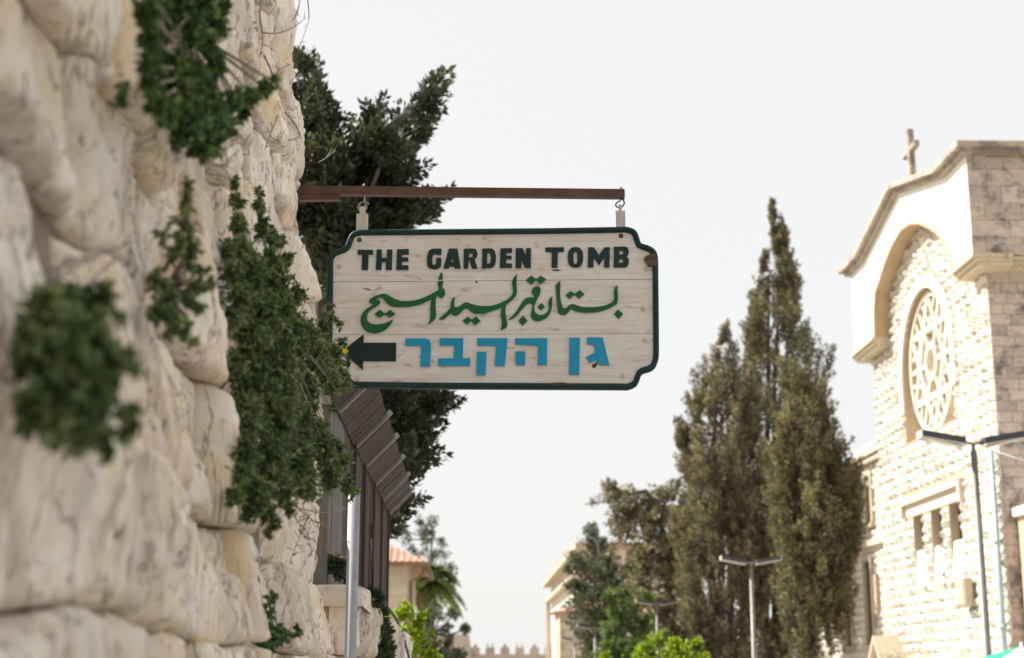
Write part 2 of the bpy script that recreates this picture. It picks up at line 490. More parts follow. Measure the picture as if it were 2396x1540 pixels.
def woodpaint():
    m, t, b = newmat('worn_white_paint_on_planks')
    v = pos(t, (1.0, 1.0, 14.0))
    g = nz(t, v, 3.2, 6, 0.65, 0.25)
    c = ramp(t, g, [(0.25, (0.53, 0.475, 0.43)), (0.5, (0.69, 0.65, 0.61)), (0.75, (0.75, 0.725, 0.70))])
    big = nz(t, pos(t, (1, 1, 2.2)), 3.0, 4)
    c = mix(t, ramp(t, big, [(0.48, 0.0), (0.70, 0.55)]), c, (0.60, 0.49, 0.37))
    kn = nz(t, pos(t, (1, 1, 2.6)), 11, 3, 0.5, 0.5)
    c = mix(t, ramp(t, kn, [(0.62, 0.0), (0.72, 0.7)]), c, (0.38, 0.29, 0.20))
    cr = nz(t, pos(t, (2.2, 2.2, 60)), 1.6, 5, 0.7, 0.3)
    c = mix(t, ramp(t, cr, [(0.30, 0.6), (0.37, 0.0)]), c, (0.20, 0.16, 0.12))
    t.links.new(c, b.inputs['Base Color']); b.inputs['Roughness'].default_value = 0.62
    bump(t, b, mix(t, 0.5, g, cr), 0.45, 0.006)
    return m
def paint(name, col, worn, chip=(0.45, 0.46, 0.45), thr=0.70):
    m, t, b = newmat(name)
    n = nz(t, pos(t), 16, 6, 0.7)
    c = mix(t, ramp(t, nz(t, pos(t, (1, 1, 3)), 5, 4), [(0.35, 0.0), (0.7, 1.0)]), col, worn)
    c = mix(t, ramp(t, n, [(thr, 0.0), (thr + 0.05, 0.9)]), c, chip)
    t.links.new(c, b.inputs['Base Color']); b.inputs['Roughness'].default_value = 0.55; b.inputs['Specular IOR Level'].default_value = 0.22
    bump(t, b, n, 0.25, 0.004)
    return m
M['plank'] = woodpaint()
M['frame_green'] = paint('dark_green_gloss_paint', (0.010, 0.030, 0.028), (0.016, 0.042, 0.038), (0.30, 0.32, 0.30), 0.67)
M['letter_dark'] = paint('dark_green_letter_paint', (0.010, 0.028, 0.027), (0.014, 0.036, 0.033), (0.35, 0.37, 0.34), 0.73)
M['arrow_dark'] = paint('blackish_green_arrow_paint', (0.010, 0.020, 0.019), (0.013, 0.024, 0.022), thr=0.9)
M['letter_green'] = paint('bright_green_letter_paint', (0.010, 0.095, 0.027), (0.013, 0.115, 0.032), thr=0.85)
M['letter_blue'] = paint('sky_blue_letter_paint', (0.012, 0.27, 0.46), (0.02, 0.30, 0.50), (0.03, 0.2, 0.36), thr=0.85)
M['bare_wood'] = simple('bare_splintered_wood', (0.06, 0.035, 0.025), (0.17, 0.11, 0.08), 4, 0.85, 0.8, 40, 0.01, (1, 1, 8))
M['rust'] = simple('brown_rusty_steel', (0.055, 0.024, 0.016), (0.13, 0.058, 0.034), 14, 0.55, 0.3, 60, 0.003, metal=0.2)
M['dark_steel'] = simple('dark_wire', (0.05, 0.05, 0.06), (0.12, 0.11, 0.11), 30, 0.4, metal=0.7)
M['strap'] = simple('off_white_painted_strap', (0.42, 0.39, 0.34), (0.56, 0.54, 0.50), 12, 0.6, stretch=(1, 1, .3))
M['screw'] = simple('painted_screw', (0.45, 0.38, 0.31), (0.55, 0.5, 0.43), 60, 0.5)
M['yellow'] = simple('yellow_petal', (0.75, 0.60, 0.03), (0.85, 0.72, 0.06), 40, 0.6)

sign = thing('hanging_sign', 'white plank sign lettered in three scripts, hanging from the rusty bar', 'sign', sw(0, -0.3875, 0))
out_px = (tile(*T3, [(450,128),(560,95)]) + tile(*T4, [(700,70),(1880,50),(1990,85),(2045,150),(2075,240),(2100,298),(2190,325),(2285,375),(2338,455),(2352,560)])
          + tile(*T6, [(2362,500),(2364,880),(2355,1000),(2310,1110),(2230,1165),(2140,1190),(2100,1225),(2070,1310),(2020,1390),(1900,1440)])
          + tile(*T5, [(1500,1425),(500,1410),(420,1395),(355,1335),(325,1270),(290,1215),(200,1180),(110,1130),(70,1060),(60,950)])
          + tile(*T3, [(64,1400),(76,700),(78,560),(105,470),(180,405),(290,365),(345,325),(372,250),(400,185)]))
dense = []
for i in range(len(out_px)):
    a, b = out_px[i], out_px[(i+1) % len(out_px)]
    dense.append(a)
    l_ = math.hypot(b[0]-a[0], b[1]-a[1])
    if l_ > 0.12:
        for t_ in (0.02 / l_, 0.06 / l_, 0.5, 1 - 0.06 / l_, 1 - 0.02 / l_): dense.append((a[0]+(b[0]-a[0])*t_, a[1]+(b[1]-a[1])*t_))
OUT = spline(dense, True, 8)
def resample(poly, n):
    L = [0]
    for i in range(len(poly)):
        a, b = poly[i], poly[(i+1) % len(poly)]
        L.append(L[-1] + math.hypot(b[0]-a[0], b[1]-a[1]))
    out = []
    j = 0
    for k in range(n):
        s = L[-1] * k / n
        while L[j+1] < s: j += 1
        a, b = poly[j], poly[(j+1) % len(poly)]
        t = (s - L[j]) / max(1e-9, L[j+1] - L[j])
        out.append((a[0] + (b[0]-a[0])*t, a[1] + (b[1]-a[1])*t))
    return out
OUT = resample(OUT, 320)
def inset(poly, d):
    n = len(poly); out = []
    area = sum(poly[i][0]*poly[(i+1)%n][1] - poly[(i+1)%n][0]*poly[i][1] for i in range(n))
    sg = 1 if area > 0 else -1
    for i in range(n):
        a = poly[i-2]; b = poly[(i+2) % n]
        tx, ty = b[0]-a[0], b[1]-a[1]; l = math.hypot(tx, ty)
        out.append((poly[i][0] - sg*ty/l*d, poly[i][1] + sg*tx/l*d))
    return out
prof = [(0.001, -0.042), (0.0, -0.036), (0.0, 0.010), (0.004, 0.0155), (0.011, 0.0175), (0.022, 0.0155), (0.0275, 0.009), (0.0285, 0.0), (0.0285, -0.042)]
n = len(OUT); V = []; F = []
for d, h in prof:
    V += [sw(a, b, h) for a, b in inset(OUT, d)]
m_ = len(prof)
for a in range(m_):
    b = (a + 1) % m_
    for i in range(n):
        j = (i + 1) % n
        F.append((a*n+i, a*n+j, b*n+j, b*n+i))
frame = MB().add(V, F).build('frame', M['frame_green'], sign, True)
INN = inset(OUT, 0.0265)
def slab(poly, lo, hi):
    def clip(p, f):
        out = []
        for i in range(len(p)):
            a, b = p[i-1], p[i]
            fa, fb_ = f(a), f(b)
            if (fa >= 0) != (fb_ >= 0):
                t = fa / (fa - fb_); out.append((a[0]+(b[0]-a[0])*t, a[1]+(b[1]-a[1])*t))
            if fb_ >= 0: out.append(b)
        return out
    return clip(clip(poly, lambda q: q[1] - lo(q[0])), lambda q: hi(q[0]) - q[1])
ja = tile(*T3, [(170, 872)])[0]; jb = tile(*T4, [(2220, 828)])[0]
jc = tile(*T5, [(170, 622)])[0]; jd = tile(*T6, [(2220, 604)])[0]
l1 = lambda x: ja[1] + (jb[1]-ja[1]) * (x-ja[0]) / (jb[0]-ja[0])
l2 = lambda x: jc[1] + (jd[1]-jc[1]) * (x-jc[0]) / (jd[0]-jc[0])
G = 0.0011
for lo, hi, d in ((lambda x: l1(x) + G, lambda x: 9, 0.0), (lambda x: l2(x) + G, lambda x: l1(x) - G, -0.0012), (lambda x: -9, lambda x: l2(x) - G, 0.0004)):
    MB().poly([slab(INN, lo, hi)], sw, -0.034, d).build('plank', M['plank'], sign)
MB().poly([inset(OUT, 0.03)], sw, -0.041, -0.0345).build('backing_board', M['bare_wood'], sign)

R3 = lambda pts: [tuple(suv(1150 + p[0] / 1.7114, 620 + p[1] / 1.7114)) for p in pts]
def ell(cx, cy, rx, ry, n=28, pw=2.6):
    o = []
    for i in range(n):
        a = 2 * math.pi * i / n; c, s_ = math.cos(a), math.sin(a)
        o.append((cx + rx * math.copysign(abs(c) ** (2/pw), c), cy + ry * math.copysign(abs(s_) ** (2/pw), s_)))
    return o
def rnd(pts, seg=3):
    return spline(pts, True, seg)
LET = []
L = lambda *loops: LET.append(loops)
L(tile(*T3, [(530,395),(757,395),(757,462),(690,462),(682,692),(588,692),(596,462),(530,462)]))
L(tile(*T3, [(815,388),(888,388),(888,512),(968,512),(968,388),(1048,388),(1038,692),(950,692),(953,572),(888,572),(884,692),(798,692)]))
L(tile(*T3, [(1118,385),(1292,382),(1292,462),(1190,462),(1190,508),(1284,508),(1284,565),(1188,565),(1186,625),(1288,625),(1286,690),(1108,690)]))
L(rnd(tile(*T3, [(1785,378,1),(1680,375),(1620,390),(1585,430),(1568,520),(1568,600),(1585,650),(1630,675),(1700,680),(1745,665),(1775,630),(1780,515,1),(1705,515,1),(1702,600),(1680,618),(1655,612),(1645,560),(1648,500),(1662,465),(1690,452),(1722,465),(1780,468,1)])))
L(tile(*T3, [(1895,375),(2025,375),(2072,672),(1985,672),(1975,640),(1905,640),(1890,672),(1812,672)]), tile(*T3, [(1948,515),(1974,580),(1923,580)]))
L(rnd(tile(*T3, [(2118,378,1),(2260,375),(2305,395),(2322,450),(2318,490),(2300,515),(2280,535,1),(2325,672,1),(2240,672,1),(2205,545,1),(2190,545,1),(2182,672,1),(2115,672,1)])), rnd(tile(*T3, [(2200,445,1),(2240,445),(2252,460),(2252,490),(2240,505),(2195,505,1)])))
q3 = lambda pts: [tuple(suv(1150 + p[0] / 1.7114, 620 + p[1] / 1.7114)) + tuple(p[2:]) for p in pts]
L(rnd(q3([(1128,537,1),(1185,537),(1208,555),(1215,600),(1208,640),(1185,660),(1125,662,1)])), rnd(q3([(1160,565,1),(1176,568),(1183,600),(1177,630),(1158,634,1)])))
L(q3([(1245,535),(1318,535),(1318,563),(1282,563),(1282,583),(1315,583),(1315,605),(1280,605),(1280,632),(1318,632),(1318,660),(1240,660)]))
L(tile(*T4, [(218,368),(318,368),(370,480),(372,368),(445,368),(443,665),(362,665),(302,545),(300,665),(215,665)]))
L(tile(*T4, [(660,358),(942,355),(940,422),(848,425),(843,660),(755,660),(758,425),(665,422)]))
L(tile(*T4, ell(1112,505,116,152)), tile(*T4, ell(1112,512,30,95)))
L(tile(*T4, [(1305,355),(1385,355),(1465,470),(1550,355),(1628,355),(1622,655),(1540,655),(1548,500),(1465,625),(1385,500),(1382,655),(1295,655)]))
L(rnd(tile(*T4, [(1688,350,1),(1850,345),(1895,370),(1910,420),(1900,465),(1875,490,1),(1905,525),(1912,580),(1890,635),(1840,655),(1685,655,1)])), rnd(tile(*T4, [(1772,405,1),(1815,405),(1830,430),(1815,460),(1772,462,1)])), rnd(tile(*T4, [(1768,530,1),(1812,530),(1828,555),(1812,585),(1768,588,1)])))
for lp in LET:
    MB().poly(lp, sw, -0.002, 0.0085).build('letter', M['letter_dark'], sign)
ARA = [
 (A_, [(255,475),(300,452),(370,425),(450,412),(500,430),(560,465),(630,500),(700,518),(780,522),(880,515),(980,490),(1080,450),(1180,400),(1250,360),(1265,340),(1258,300),(1248,262),(1252,228,1),(1330,228,1),(1322,270),(1315,320),(1345,345),(1358,390),(1345,440),(1300,482,1),(1275,455),(1245,440),(1222,470),(1215,560),(1218,660),(1222,745),(1200,790),(1160,830),(1105,868,1),(1130,800),(1138,700),(1138,600),(1155,490,1),(1080,525),(980,570),(860,598),(760,608),(640,605),(560,598),(510,570),(460,520),(430,480),(400,462),(340,478),(305,488,1),(350,500),(385,520),(382,550),(340,590),(280,625),(225,665),(195,710),(185,770),(200,820),(240,855),(310,870),(400,865),(480,845),(540,815),(575,795,1),(550,850),(510,905),(450,955),(380,990),(290,1000),(210,985),(150,945),(110,890),(92,820),(100,750),(130,690),(180,640),(240,600),(290,570,1),(258,552),(225,548),(222,510)]),
 (A_, [(1310,88,1),(1322,140),(1320,195,1),(1255,195,1),(1275,140),(1290,110)]),
 (A_, [(1505,462,1),(1495,520),(1495,580),(1510,610),(1560,605),(1610,570),(1650,545),(1700,545),(1770,570),(1860,590),(1960,597),(2060,590),(2150,565),(2240,525),(2300,490),(2350,440),(2378,385),(2370,300),(2360,240),(2380,185),(2415,140),(2438,118,1),(2430,200),(2430,290),(2432,400),(2410,450),(2360,505),(2270,575,1),(2262,640),(2265,720),(2280,790),(2290,860),(2270,920),(2190,950,1),(2210,850),(2192,720),(2200,640),(2210,600,1),(2140,640),(2050,672),(1960,700),(1870,710),(1800,705),(1750,680),(1715,645),(1680,625),(1640,640),(1600,680),(1560,720),(1510,740),(1460,715),(1445,690,1),(1400,740),(1350,785),(1300,798),(1265,785,1),(1300,755),(1360,705),(1410,655),(1438,620),(1440,560),(1455,510),(1480,480)]),
 (B_, [(640,300),(690,305),(710,345),(700,410),(675,460),(650,510),(625,560),(615,620),(625,680),(665,720),(720,728),(780,712),(820,670),(840,620),(830,570),(825,530),(850,480),(888,448,1),(882,540),(875,620),(850,700),(810,760),(740,800),(660,820),(600,800),(570,755),(568,700),(580,640),(590,565,1),(540,550),(500,570),(460,610),(400,680),(340,745),(280,785),(228,797,1),(290,740),(350,670),(400,590),(440,525),(490,480),(540,465),(605,465,1),(620,440),(590,415),(578,370),(600,325)]),
 (B_, [(1005,215,1),(1005,300),(1002,400),(1010,500),(1030,580),(1050,625),(1090,625),(1130,590),(1170,568),(1230,575),(1290,598),(1360,610),(1470,612),(1580,605),(1680,585),(1760,550),(1805,510),(1812,450),(1808,370),(1825,315),(1862,283,1),(1862,370),(1870,450),(1862,530),(1840,570),(1770,610),(1680,650),(1580,680),(1470,690),(1360,690),(1280,685),(1220,665),(1185,640),(1160,640),(1120,690),(1080,725),(1030,725),(985,700),(965,640),(955,560),(945,460),(940,370),(932,290,1),(970,245)]),
]
for o_, pts in ARA:
    MB().poly([spline(tile(*o_, pts), True, 4)], sw, -0.002, 0.008).build('letter', M['letter_green'], sign)
DOT = [(A_, [(305,715),(380,650),(445,702),(475,702),(535,650),(610,715),(530,765),(465,718),(440,722),(375,772)]),
 (A_, [(1620,815),(1700,755),(1750,795),(1765,795),(1820,750),(1890,820),(1810,882),(1750,820),(1735,822),(1690,870)]),
 (B_, [(448,740),(512,815),(440,890),(380,815)]), (B_, [(722,550),(770,603),(718,655),(668,605)]),
 (B_, [(490,205),(570,140),(640,190),(655,190),(710,140),(795,195),(710,265),(655,205),(635,205),(575,270)]),
 (B_, [(1085,430),(1160,370),(1215,410),(1225,410),(1295,355),(1365,415),(1285,485),(1225,425),(1210,425),(1145,488)]),
 (B_, [(1870,645),(1945,712),(1885,785),(1810,712)])]
for o_, pts in DOT:
    MB().poly([tile(*o_, pts)], sw, -0.002, 0.008).build('letter_dot', M['letter_green'], sign)
HEB = [(A_, [(765,1080),(1050,1080),(1095,1087),(1130,1110),(1146,1150),(1145,1220),(1135,1500),(990,1500),(1000,1190),(765,1190)]),
 (A_, [(1278,1078),(1630,1078),(1622,1378),(1735,1378),(1732,1492),(1255,1492),(1258,1380),(1482,1380),(1500,1188),(1278,1188)]),
 (A_, [(1840,1078),(2295,1078),(2250,1495),(2100,1495),(2125,1190),(1840,1188)]), (A_, [(1838,1280),(1978,1280),(1965,1630),(1828,1630)]),
 (B_, [(330,1080),(808,1078),(802,1480),(665,1480),(672,1188),(330,1172)]), (B_, [(335,1275),(480,1275),(475,1480),(335,1480)]),
 (B_, [(1142,1070),(1298,1070),(1290,1622),(1135,1622)]),
 (B_, [(1405,1068),(1638,1065),(1742,1478),(1590,1480),(1545,1400),(1440,1445),(1392,1360),(1525,1290),(1515,1195),(1490,1170),(1405,1168)])]
for o_, pts in HEB:
    MB().poly([tile(*o_, pts)], sw, -0.002, 0.0085).build('letter', M['letter_blue'], sign)
MB().poly([tile(*T5, [(618,620),(614,748),(1105,748),(1100,1022),(608,1022),(604,1150),(285,880)])], sw, -0.002, 0.0085).build('arrow', M['arrow_dark'], sign)
sc_me = None
for o_, x, y, dark in ((T3,552,240,1),(T3,248,640,0),(T4,1795,180,1),(T4,2180,665,0),(T4,2128,1270,0),(T6,2150,700,0),(T6,1815,1235,0),(T5,520,1285,0)):
    u, v = tile(*o_, [(x, y)])[0]
    mb = MB().tube([sw(u, v, -0.002), sw(u, v, 0.002), sw(u, v, 0.0036)], [0.0125, 0.0125, 0.006], 14)
    mb.build('screw', M['rust'] if dark else M['screw'], sign)
def chip(o_, pts, mat, d=0.002):
    MB().poly([spline(tile(*o_, pts), True, 3)], sw, -0.001, d).build('bare_patch', mat, sign)
chip(T4, [(2140,525),(2190,485),(2240,465),(2330,470),(2345,530),(2340,600),(2330,640),(2220,645),(2180,600)], M['bare_wood'], 0.0178)
chip(T5, [(75,135),(150,150),(200,195),(150,195),(80,190)], M['bare_wood'], 0.0178)
chip(T6, [(1355,1090),(1390,1055),(1440,1040),(1430,1090),(1390,1125)], M['bare_wood'])
chip(T3, [(595,965),(650,965),(730,985),(690,990),(630,975)], M['bare_wood'], 0.0006)
chip(T4, [(760,692),(830,682),(895,694),(830,710)], M['bare_wood'])
chip(T3, [(2290,865),(2310,855),(2325,872),(2308,888)], M['bare_wood'], 0.0006)
chip(T6, [(700,1375),(800,1350),(950,1350),(1020,1375),(900,1392)], M['bare_wood'], 0.0178)

# straps, eyes, hooks
def sp(sx, sy): return suv(sx, sy)
SRC = lambda ox, oy, k: (lambda x, y: suv(ox + x / k, oy + y / k))
h1 = SRC(1150, 600, 5.134); h2 = SRC(2200, 640, 5.924)
def box_uv(a, b, d0, d1): return MB().poly([[(a[0], a[1]), (b[0], a[1]), (b[0], b[1]), (a[0], b[1])]], sw, d0, d1)
box_uv(h1(958, 1032), h1(1162, 1420), -0.034, -0.002).build('strap', M['strap'], sign)
box_uv(h2(645, 890), h2(864, 1340), -0.034, -0.002).build('strap', M['strap'], sign)
box_uv(h1(1015, 880), h1(1120, 1040), -0.026, -0.010).build('strap_eye', M['strap'], sign)
box_uv(h2(712, 740), h2(784, 895), -0.026, -0.010).build('strap_eye', M['strap'], sign)

bar = thing('sign_bracket', 'rusty brown steel bar let into the rock wall, carrying the white sign', 'bracket', sw(h2(0, 480)[0] - 1.0, h2(0, 480)[1], -0.02))
b0 = suv(1120, 712); b1 = suv(2343, 720)
hb = 0.0225
slope = (h2(500, 490)[1] - h1(900, 575)[1]) / (h2(500, 490)[0] - h1(900, 575)[0])
bz = lambda u: h1(900, 575)[1] + slope * (u - h1(900, 575)[0])
uL, uR = b0[0] - 0.12, b1[0]
MB().poly([[(uL, bz(uL)-hb), (uR, bz(uR)-hb), (uR, bz(uR)+hb*0.62), (uL, bz(uL)+hb*0.62)]], sw, -0.045, 0.0).poly([[(uL, bz(uL)+hb*0.62), (uR, bz(uR)+hb*0.62), (uR, bz(uR)+hb), (uL, bz(uL)+hb)]], sw, -0.045, -0.006).build('bar', M['rust'], bar)
c0 = h1(300, 620); c1 = h1(660, 760)
MB().poly([[(c0[0]-.12, c0[1]), (c1[0]-.02, c0[1]), (c1[0], c1[1]), (c0[0]-.12, c1[1])]], sw, -0.04, -0.004).build('gusset', M['rust'], bar)
def wire(pts, r, nm, mat, seg=5):
    q = spline([(p[0], p[1]) for p in pts], False, seg)
    MB().tube([sw(a, b, -0.018 + (0.02 if k_ < 0 else 0)) for k_, (a, b) in enumerate(q)], r, 8).build(nm, mat, bar, True)
wire([h1(1110, 440), h1(1085, 470), h1(1090, 540)], 0.004, 'bolt', M['strap'])
wire([h1(1110, 640), h1(1105, 720), h1(1100, 800)], 0.0035, 'hook', M['strap'])
wire([h1(1190, 830), h1(1130, 790), h1(1060, 790), h1(1000, 840), h1(985, 900), h1(1010, 950), h1(1070, 965), h1(1130, 930), h1(1140, 870), h1(1110, 800)], 0.0045, 'hook', M['angle_iron'])
wire([h2(770, 350), h2(760, 420)], 0.006, 'bolt', M['rust'])
wire([h2(760, 590), h2(820, 640), h2(840, 700), h2(800, 770), h2(740, 800), h2(670, 780), h2(650, 730), h2(690, 680), h2(750, 640), h2(760, 585)], 0.004, 'hook', M['dark_steel'])

# ------------------------------------------------------------------ foliage helpers
def leafmesh(name, p, d, nrm, ln, wd, tint=None, curl=0.25, rich=False):
    """p, d, nrm: (n,3) arrays; one small folded leaf blade per row"""
    n = len(p)
    d = d / (np.linalg.norm(d, axis=1, keepdims=True) + 1e-9)
    side = np.cross(d, nrm); side /= (np.linalg.norm(side, axis=1, keepdims=True) + 1e-9)
    up = np.cross(side, d)
    ln = np.broadcast_to(np.asarray(ln, float).reshape(-1, 1), (n, 1)); wd = np.broadcast_to(np.asarray(wd, float).reshape(-1, 1), (n, 1))
    if rich:
        v = np.stack([p, p + d*ln*.28 + side*wd*.42 + up*wd*curl, p + d*ln*.66 + side*wd*.40 + up*wd*curl*.7, p + d*ln - up*ln*.12,
                      p + d*ln*.66 - side*wd*.40 + up*wd*curl*.7, p + d*ln*.28 - side*wd*.42 + up*wd*curl], 1).reshape(-1, 3)
        k = 6; quads = np.array([[0, 1, 2, 3], [0, 3, 4, 5]])
    else:
        v = np.stack([p, p + d*ln*.5 + side*wd*.5 + up*wd*curl, p + d*ln, p + d*ln*.5 - side*wd*.5 + up*wd*curl], 1).reshape(-1, 3)
        k = 4; quads = np.array([[0, 1, 2, 3]])
    f = (np.arange(n)[:, None, None] * k + quads[None]).reshape(-1, 4)
    me = bpy.data.meshes.new(name)
    me.vertices.add(len(v)); me.vertices.foreach_set('co', v.astype(np.float32).ravel())
    me.loops.add(f.size); me.loops.foreach_set('vertex_index', f.astype(np.int32).ravel())
    me.polygons.add(len(f)); me.polygons.foreach_set('loop_start', np.arange(0, f.size, 4, dtype=np.int32))
    me.update(calc_edges=True)
    a = me.attributes.new('tint', 'FLOAT', 'FACE')
    t = rng.random(n) if tint is None else tint
    a.data.foreach_set('value', np.repeat(t, len(quads)).astype(np.float32))
    return me
def basis(d):
    a = np.cross(d, np.array([0.13, 0.31, 0.94])); a /= np.linalg.norm(a, axis=1, keepdims=True) + 1e-9
    return a, np.cross(d, a)
def plumes(name, p0, d, L, R, per, ln, wd, mat, parent, spread=0.45, tone=0.25):
    k = len(p0); d = d / np.linalg.norm(d, axis=1, keepdims=True)
    i = np.repeat(np.arange(k), per); n = len(i)
    t = rng.random(n)
    an = rng.random(n) * 2 * np.pi
    a, b = basis(d[i])
    rad = np.cos(an)[:, None] * a + np.sin(an)[:, None] * b
    prof = (t + 0.1) ** 0.5 * (1.02 - t) ** 0.75 * 1.75
    rr = R[i] * prof * np.sqrt(0.15 + 0.85 * rng.random(n))
    p = p0[i] + d[i] * (t * L[i])[:, None] + rad * rr[:, None]
    dr = d[i] * 0.8 + rad * spread + rng.normal(0, 0.28, (n, 3))
    nr = rad + rng.normal(0, 0.5, (n, 3))
    tint = np.clip(0.5 + (rng.random(k)[i] - 0.5) * 2 * tone + rng.normal(0, 0.14, n) + (t - 0.5) * 0.25, 0, 1)
    me = leafmesh(name, p, dr, nr, ln * (0.6 + 0.8 * rng.random(n)), wd * (0.6 + 0.8 * rng.random(n)), tint)
    return tag(put(name, me, mat, parent), kind='stuff')

M['cypress'] = leafmat('cypress_foliage', (0.075, 0.068, 0.044), (0.18, 0.155, 0.10), (0.34, 0.285, 0.18), 0.2, 1.6)
M['cypress_b'] = leafmat('cypress_foliage_green', (0.07, 0.068, 0.042), (0.16, 0.145, 0.085), (0.30, 0.26, 0.145), 0.2, 1.6)
M['left_tree'] = leafmat('dark_conifer_foliage', (0.016, 0.023, 0.016), (0.040, 0.048, 0.032), (0.085, 0.092, 0.055), 0.25, 1.2)
M['pine'] = leafmat('dusty_pine_foliage', (0.035, 0.042, 0.030), (0.075, 0.085, 0.055), (0.15, 0.15, 0.095), 0.25, 1.2)
M['bark'] = simple('grey_brown_bark', (0.05, 0.04, 0.032), (0.11, 0.086, 0.068), 3, 0.9, 0.8, 14, 0.03, (3, 3, 0.5))
M['bright_leaf'] = leafmat('bright_sunlit_leaves', (0.10, 0.14, 0.008), (0.17, 0.23, 0.015), (0.27, 0.33, 0.03), 0.5, 2)
M['olive_leaf'] = leafmat('soft_green_leaves', (0.05, 0.075, 0.03), (0.10, 0.14, 0.055), (0.19, 0.24, 0.10), 0.4, 2)
M['wall_leaf'] = leafmat('grey_green_leaves', (0.042, 0.066, 0.028), (0.115, 0.165, 0.068), (0.24, 0.29, 0.13), 0.3, 7)
M['wall_leaf2'] = leafmat('deep_green_ivy_leaves', (0.032, 0.060, 0.022), (0.078, 0.14, 0.048), (0.16, 0.235, 0.085), 0.28, 7)
M['twig'] = simple('dry_grey_twigs', (0.17, 0.135, 0.11), (0.30, 0.25, 0.20), 20, 0.9)
M['brown_twig'] = simple('dry_brown_stalks', (0.20, 0.12, 0.06), (0.34, 0.22, 0.12), 20, 0.9)

def env_at(spec, py):
    for (a, l0, r0), (b, l1, r1) in zip(spec, spec[1:]):
        if a <= py <= b:
            t = (py - a) / (b - a); return l0 + (l1-l0)*t, r0 + (r1-r0)*t
    return spec[-1][1:]
def env_plumes(spec, Y, n, flat=0.85):
    """plume bases spread over the crown whose outline is given as picture rows"""
    rows = np.array([s[0] for s in spec], float)
    ys = np.linspace(rows[0], rows[-1], 200)
    wdt = np.array([env_at(spec, y)[1] - env_at(spec, y)[0] for y in ys]) + 6
    cdf = np.cumsum(wdt); cdf /= cdf[-1]
    out = []
    for k in range(n):
        py = float(np.interp(random.random(), cdf, ys))
        l, r = env_at(spec, py)
        c = P((l + r) / 2, py, Y); rad = (r - l) / 2 * Y / FPX
        a = random.random() * 2 * math.pi
        q = math.sqrt(random.uniform(0.3, 1.0))
        v = Vector((math.cos(a), math.sin(a), 0))
        out.append((c + v * rad * q * 0.95, v, rad, q))
    return out
def cypress(name, label, specs, Y, n, mat, per=52, Lr=(0.6, 1.7), Rr=(0.14, 0.32), ln=0.115, wd=0.052, tilt=0.26, base=None, trunk_r=0.16, stems=1, group=None):
    P0 = []; D = []; LL = []; RR = []
    tot = sum(max(1, (s[-1][0]-s[0][0]) * np.mean([q[2]-q[1] for q in s])) for s in specs)
    for s in specs:
        share = (s[-1][0]-s[0][0]) * np.mean([q[2]-q[1] for q in s]) / tot
        m = max(10, int(n * share))
        ncol = max(3, int(m / 20))
        for p, v, rad, q in env_plumes(s, Y, ncol):
            # a column: an upright branch of the crown, its tip standing clear of the rest
            CL = random.uniform(1.1, 3.0) * min(1.0, 0.35 + rad); CR = random.uniform(0.22, 0.42) * min(1.0, 0.35 + rad * 0.8)
            cdir = (Vector((0, 0, 1)) + v * random.uniform(0.0, tilt) + Vector((random.gauss(0, .07), random.gauss(0, .07), 0))).normalized()
            c0 = p - cdir * CL * 0.75
            for k in range(20):
                f = (k + random.random()) / 20
                a = random.random() * 6.283; rr = CR * (1.05 - f) ** 0.7 * math.sqrt(random.random()) * (0.55 + 0.6 * min(1, f * 4))
                o = Vector((math.cos(a), math.sin(a), 0))
                L = random.uniform(0.35, 0.85) * min(1.0, 0.4 + rad)
                dd = (cdir + o * random.uniform(0.1, 0.7) + v * 0.1).normalized()
                P0.append(c0 + cdir * CL * f + o * rr - dd * L * 0.3); D.append(dd); LL.append(L); RR.append(random.uniform(0.07, 0.16) * min(1.0, 0.45 + rad))
    top = P((specs[0][0][1] + specs[0][0][2]) / 2, specs[0][0][0], Y)
    b = base or P((specs[0][-1][1] + specs[0][-1][2]) / 2, specs[0][-1][0], Y)
    t = thing(name, label, 'tree', (b.x, b.y, gz(Y)), group)
    plumes('crown', np.array([q[:] for q in P0]), np.array([q[:] for q in D]), np.array(LL), np.array(RR), per, ln, wd, mat, t)
    mb = MB()
    for k in range(stems):
        dx = (k - (stems-1)/2) * 0.55; dy = random.uniform(-.3, .3) if stems > 1 else 0
        pts = []; rr = []
        for i in range(9):
            f = i / 8
            pts.append((b.x + dx * (1 - f*0.6) + (top.x - b.x) * f * 0.92 + random.gauss(0, .04), Y + dy * (1-f) + random.gauss(0, .04), gz(Y) - 0.1 + (top.z - 0.6) * f * 0.92))
            rr.append(trunk_r * (1 - f * 0.9) * random.uniform(.9, 1.1))
        mb.tube(pts, rr, 8)
    mb.build('trunk', M['bark'], t, True)
    lim = MB()
    for i in range(14):
        f = random.uniform(0.15, 0.85); z = top.z * f
        c = Vector((b.x + (top.x - b.x) * f, Y, z)); a = random.random() * 6.28
        e = c + Vector((math.cos(a) * 0.8, math.sin(a) * 0.8, random.uniform(1.0, 1.8)))
        lim.tube([c, (c + e) / 2 + Vector((math.cos(a)*.15, math.sin(a)*.15, 0)), e], [0.05, 0.035, 0.012], 6)
    tag(lim.build('limb', M['bark'], t, True), kind='stuff')
    return t
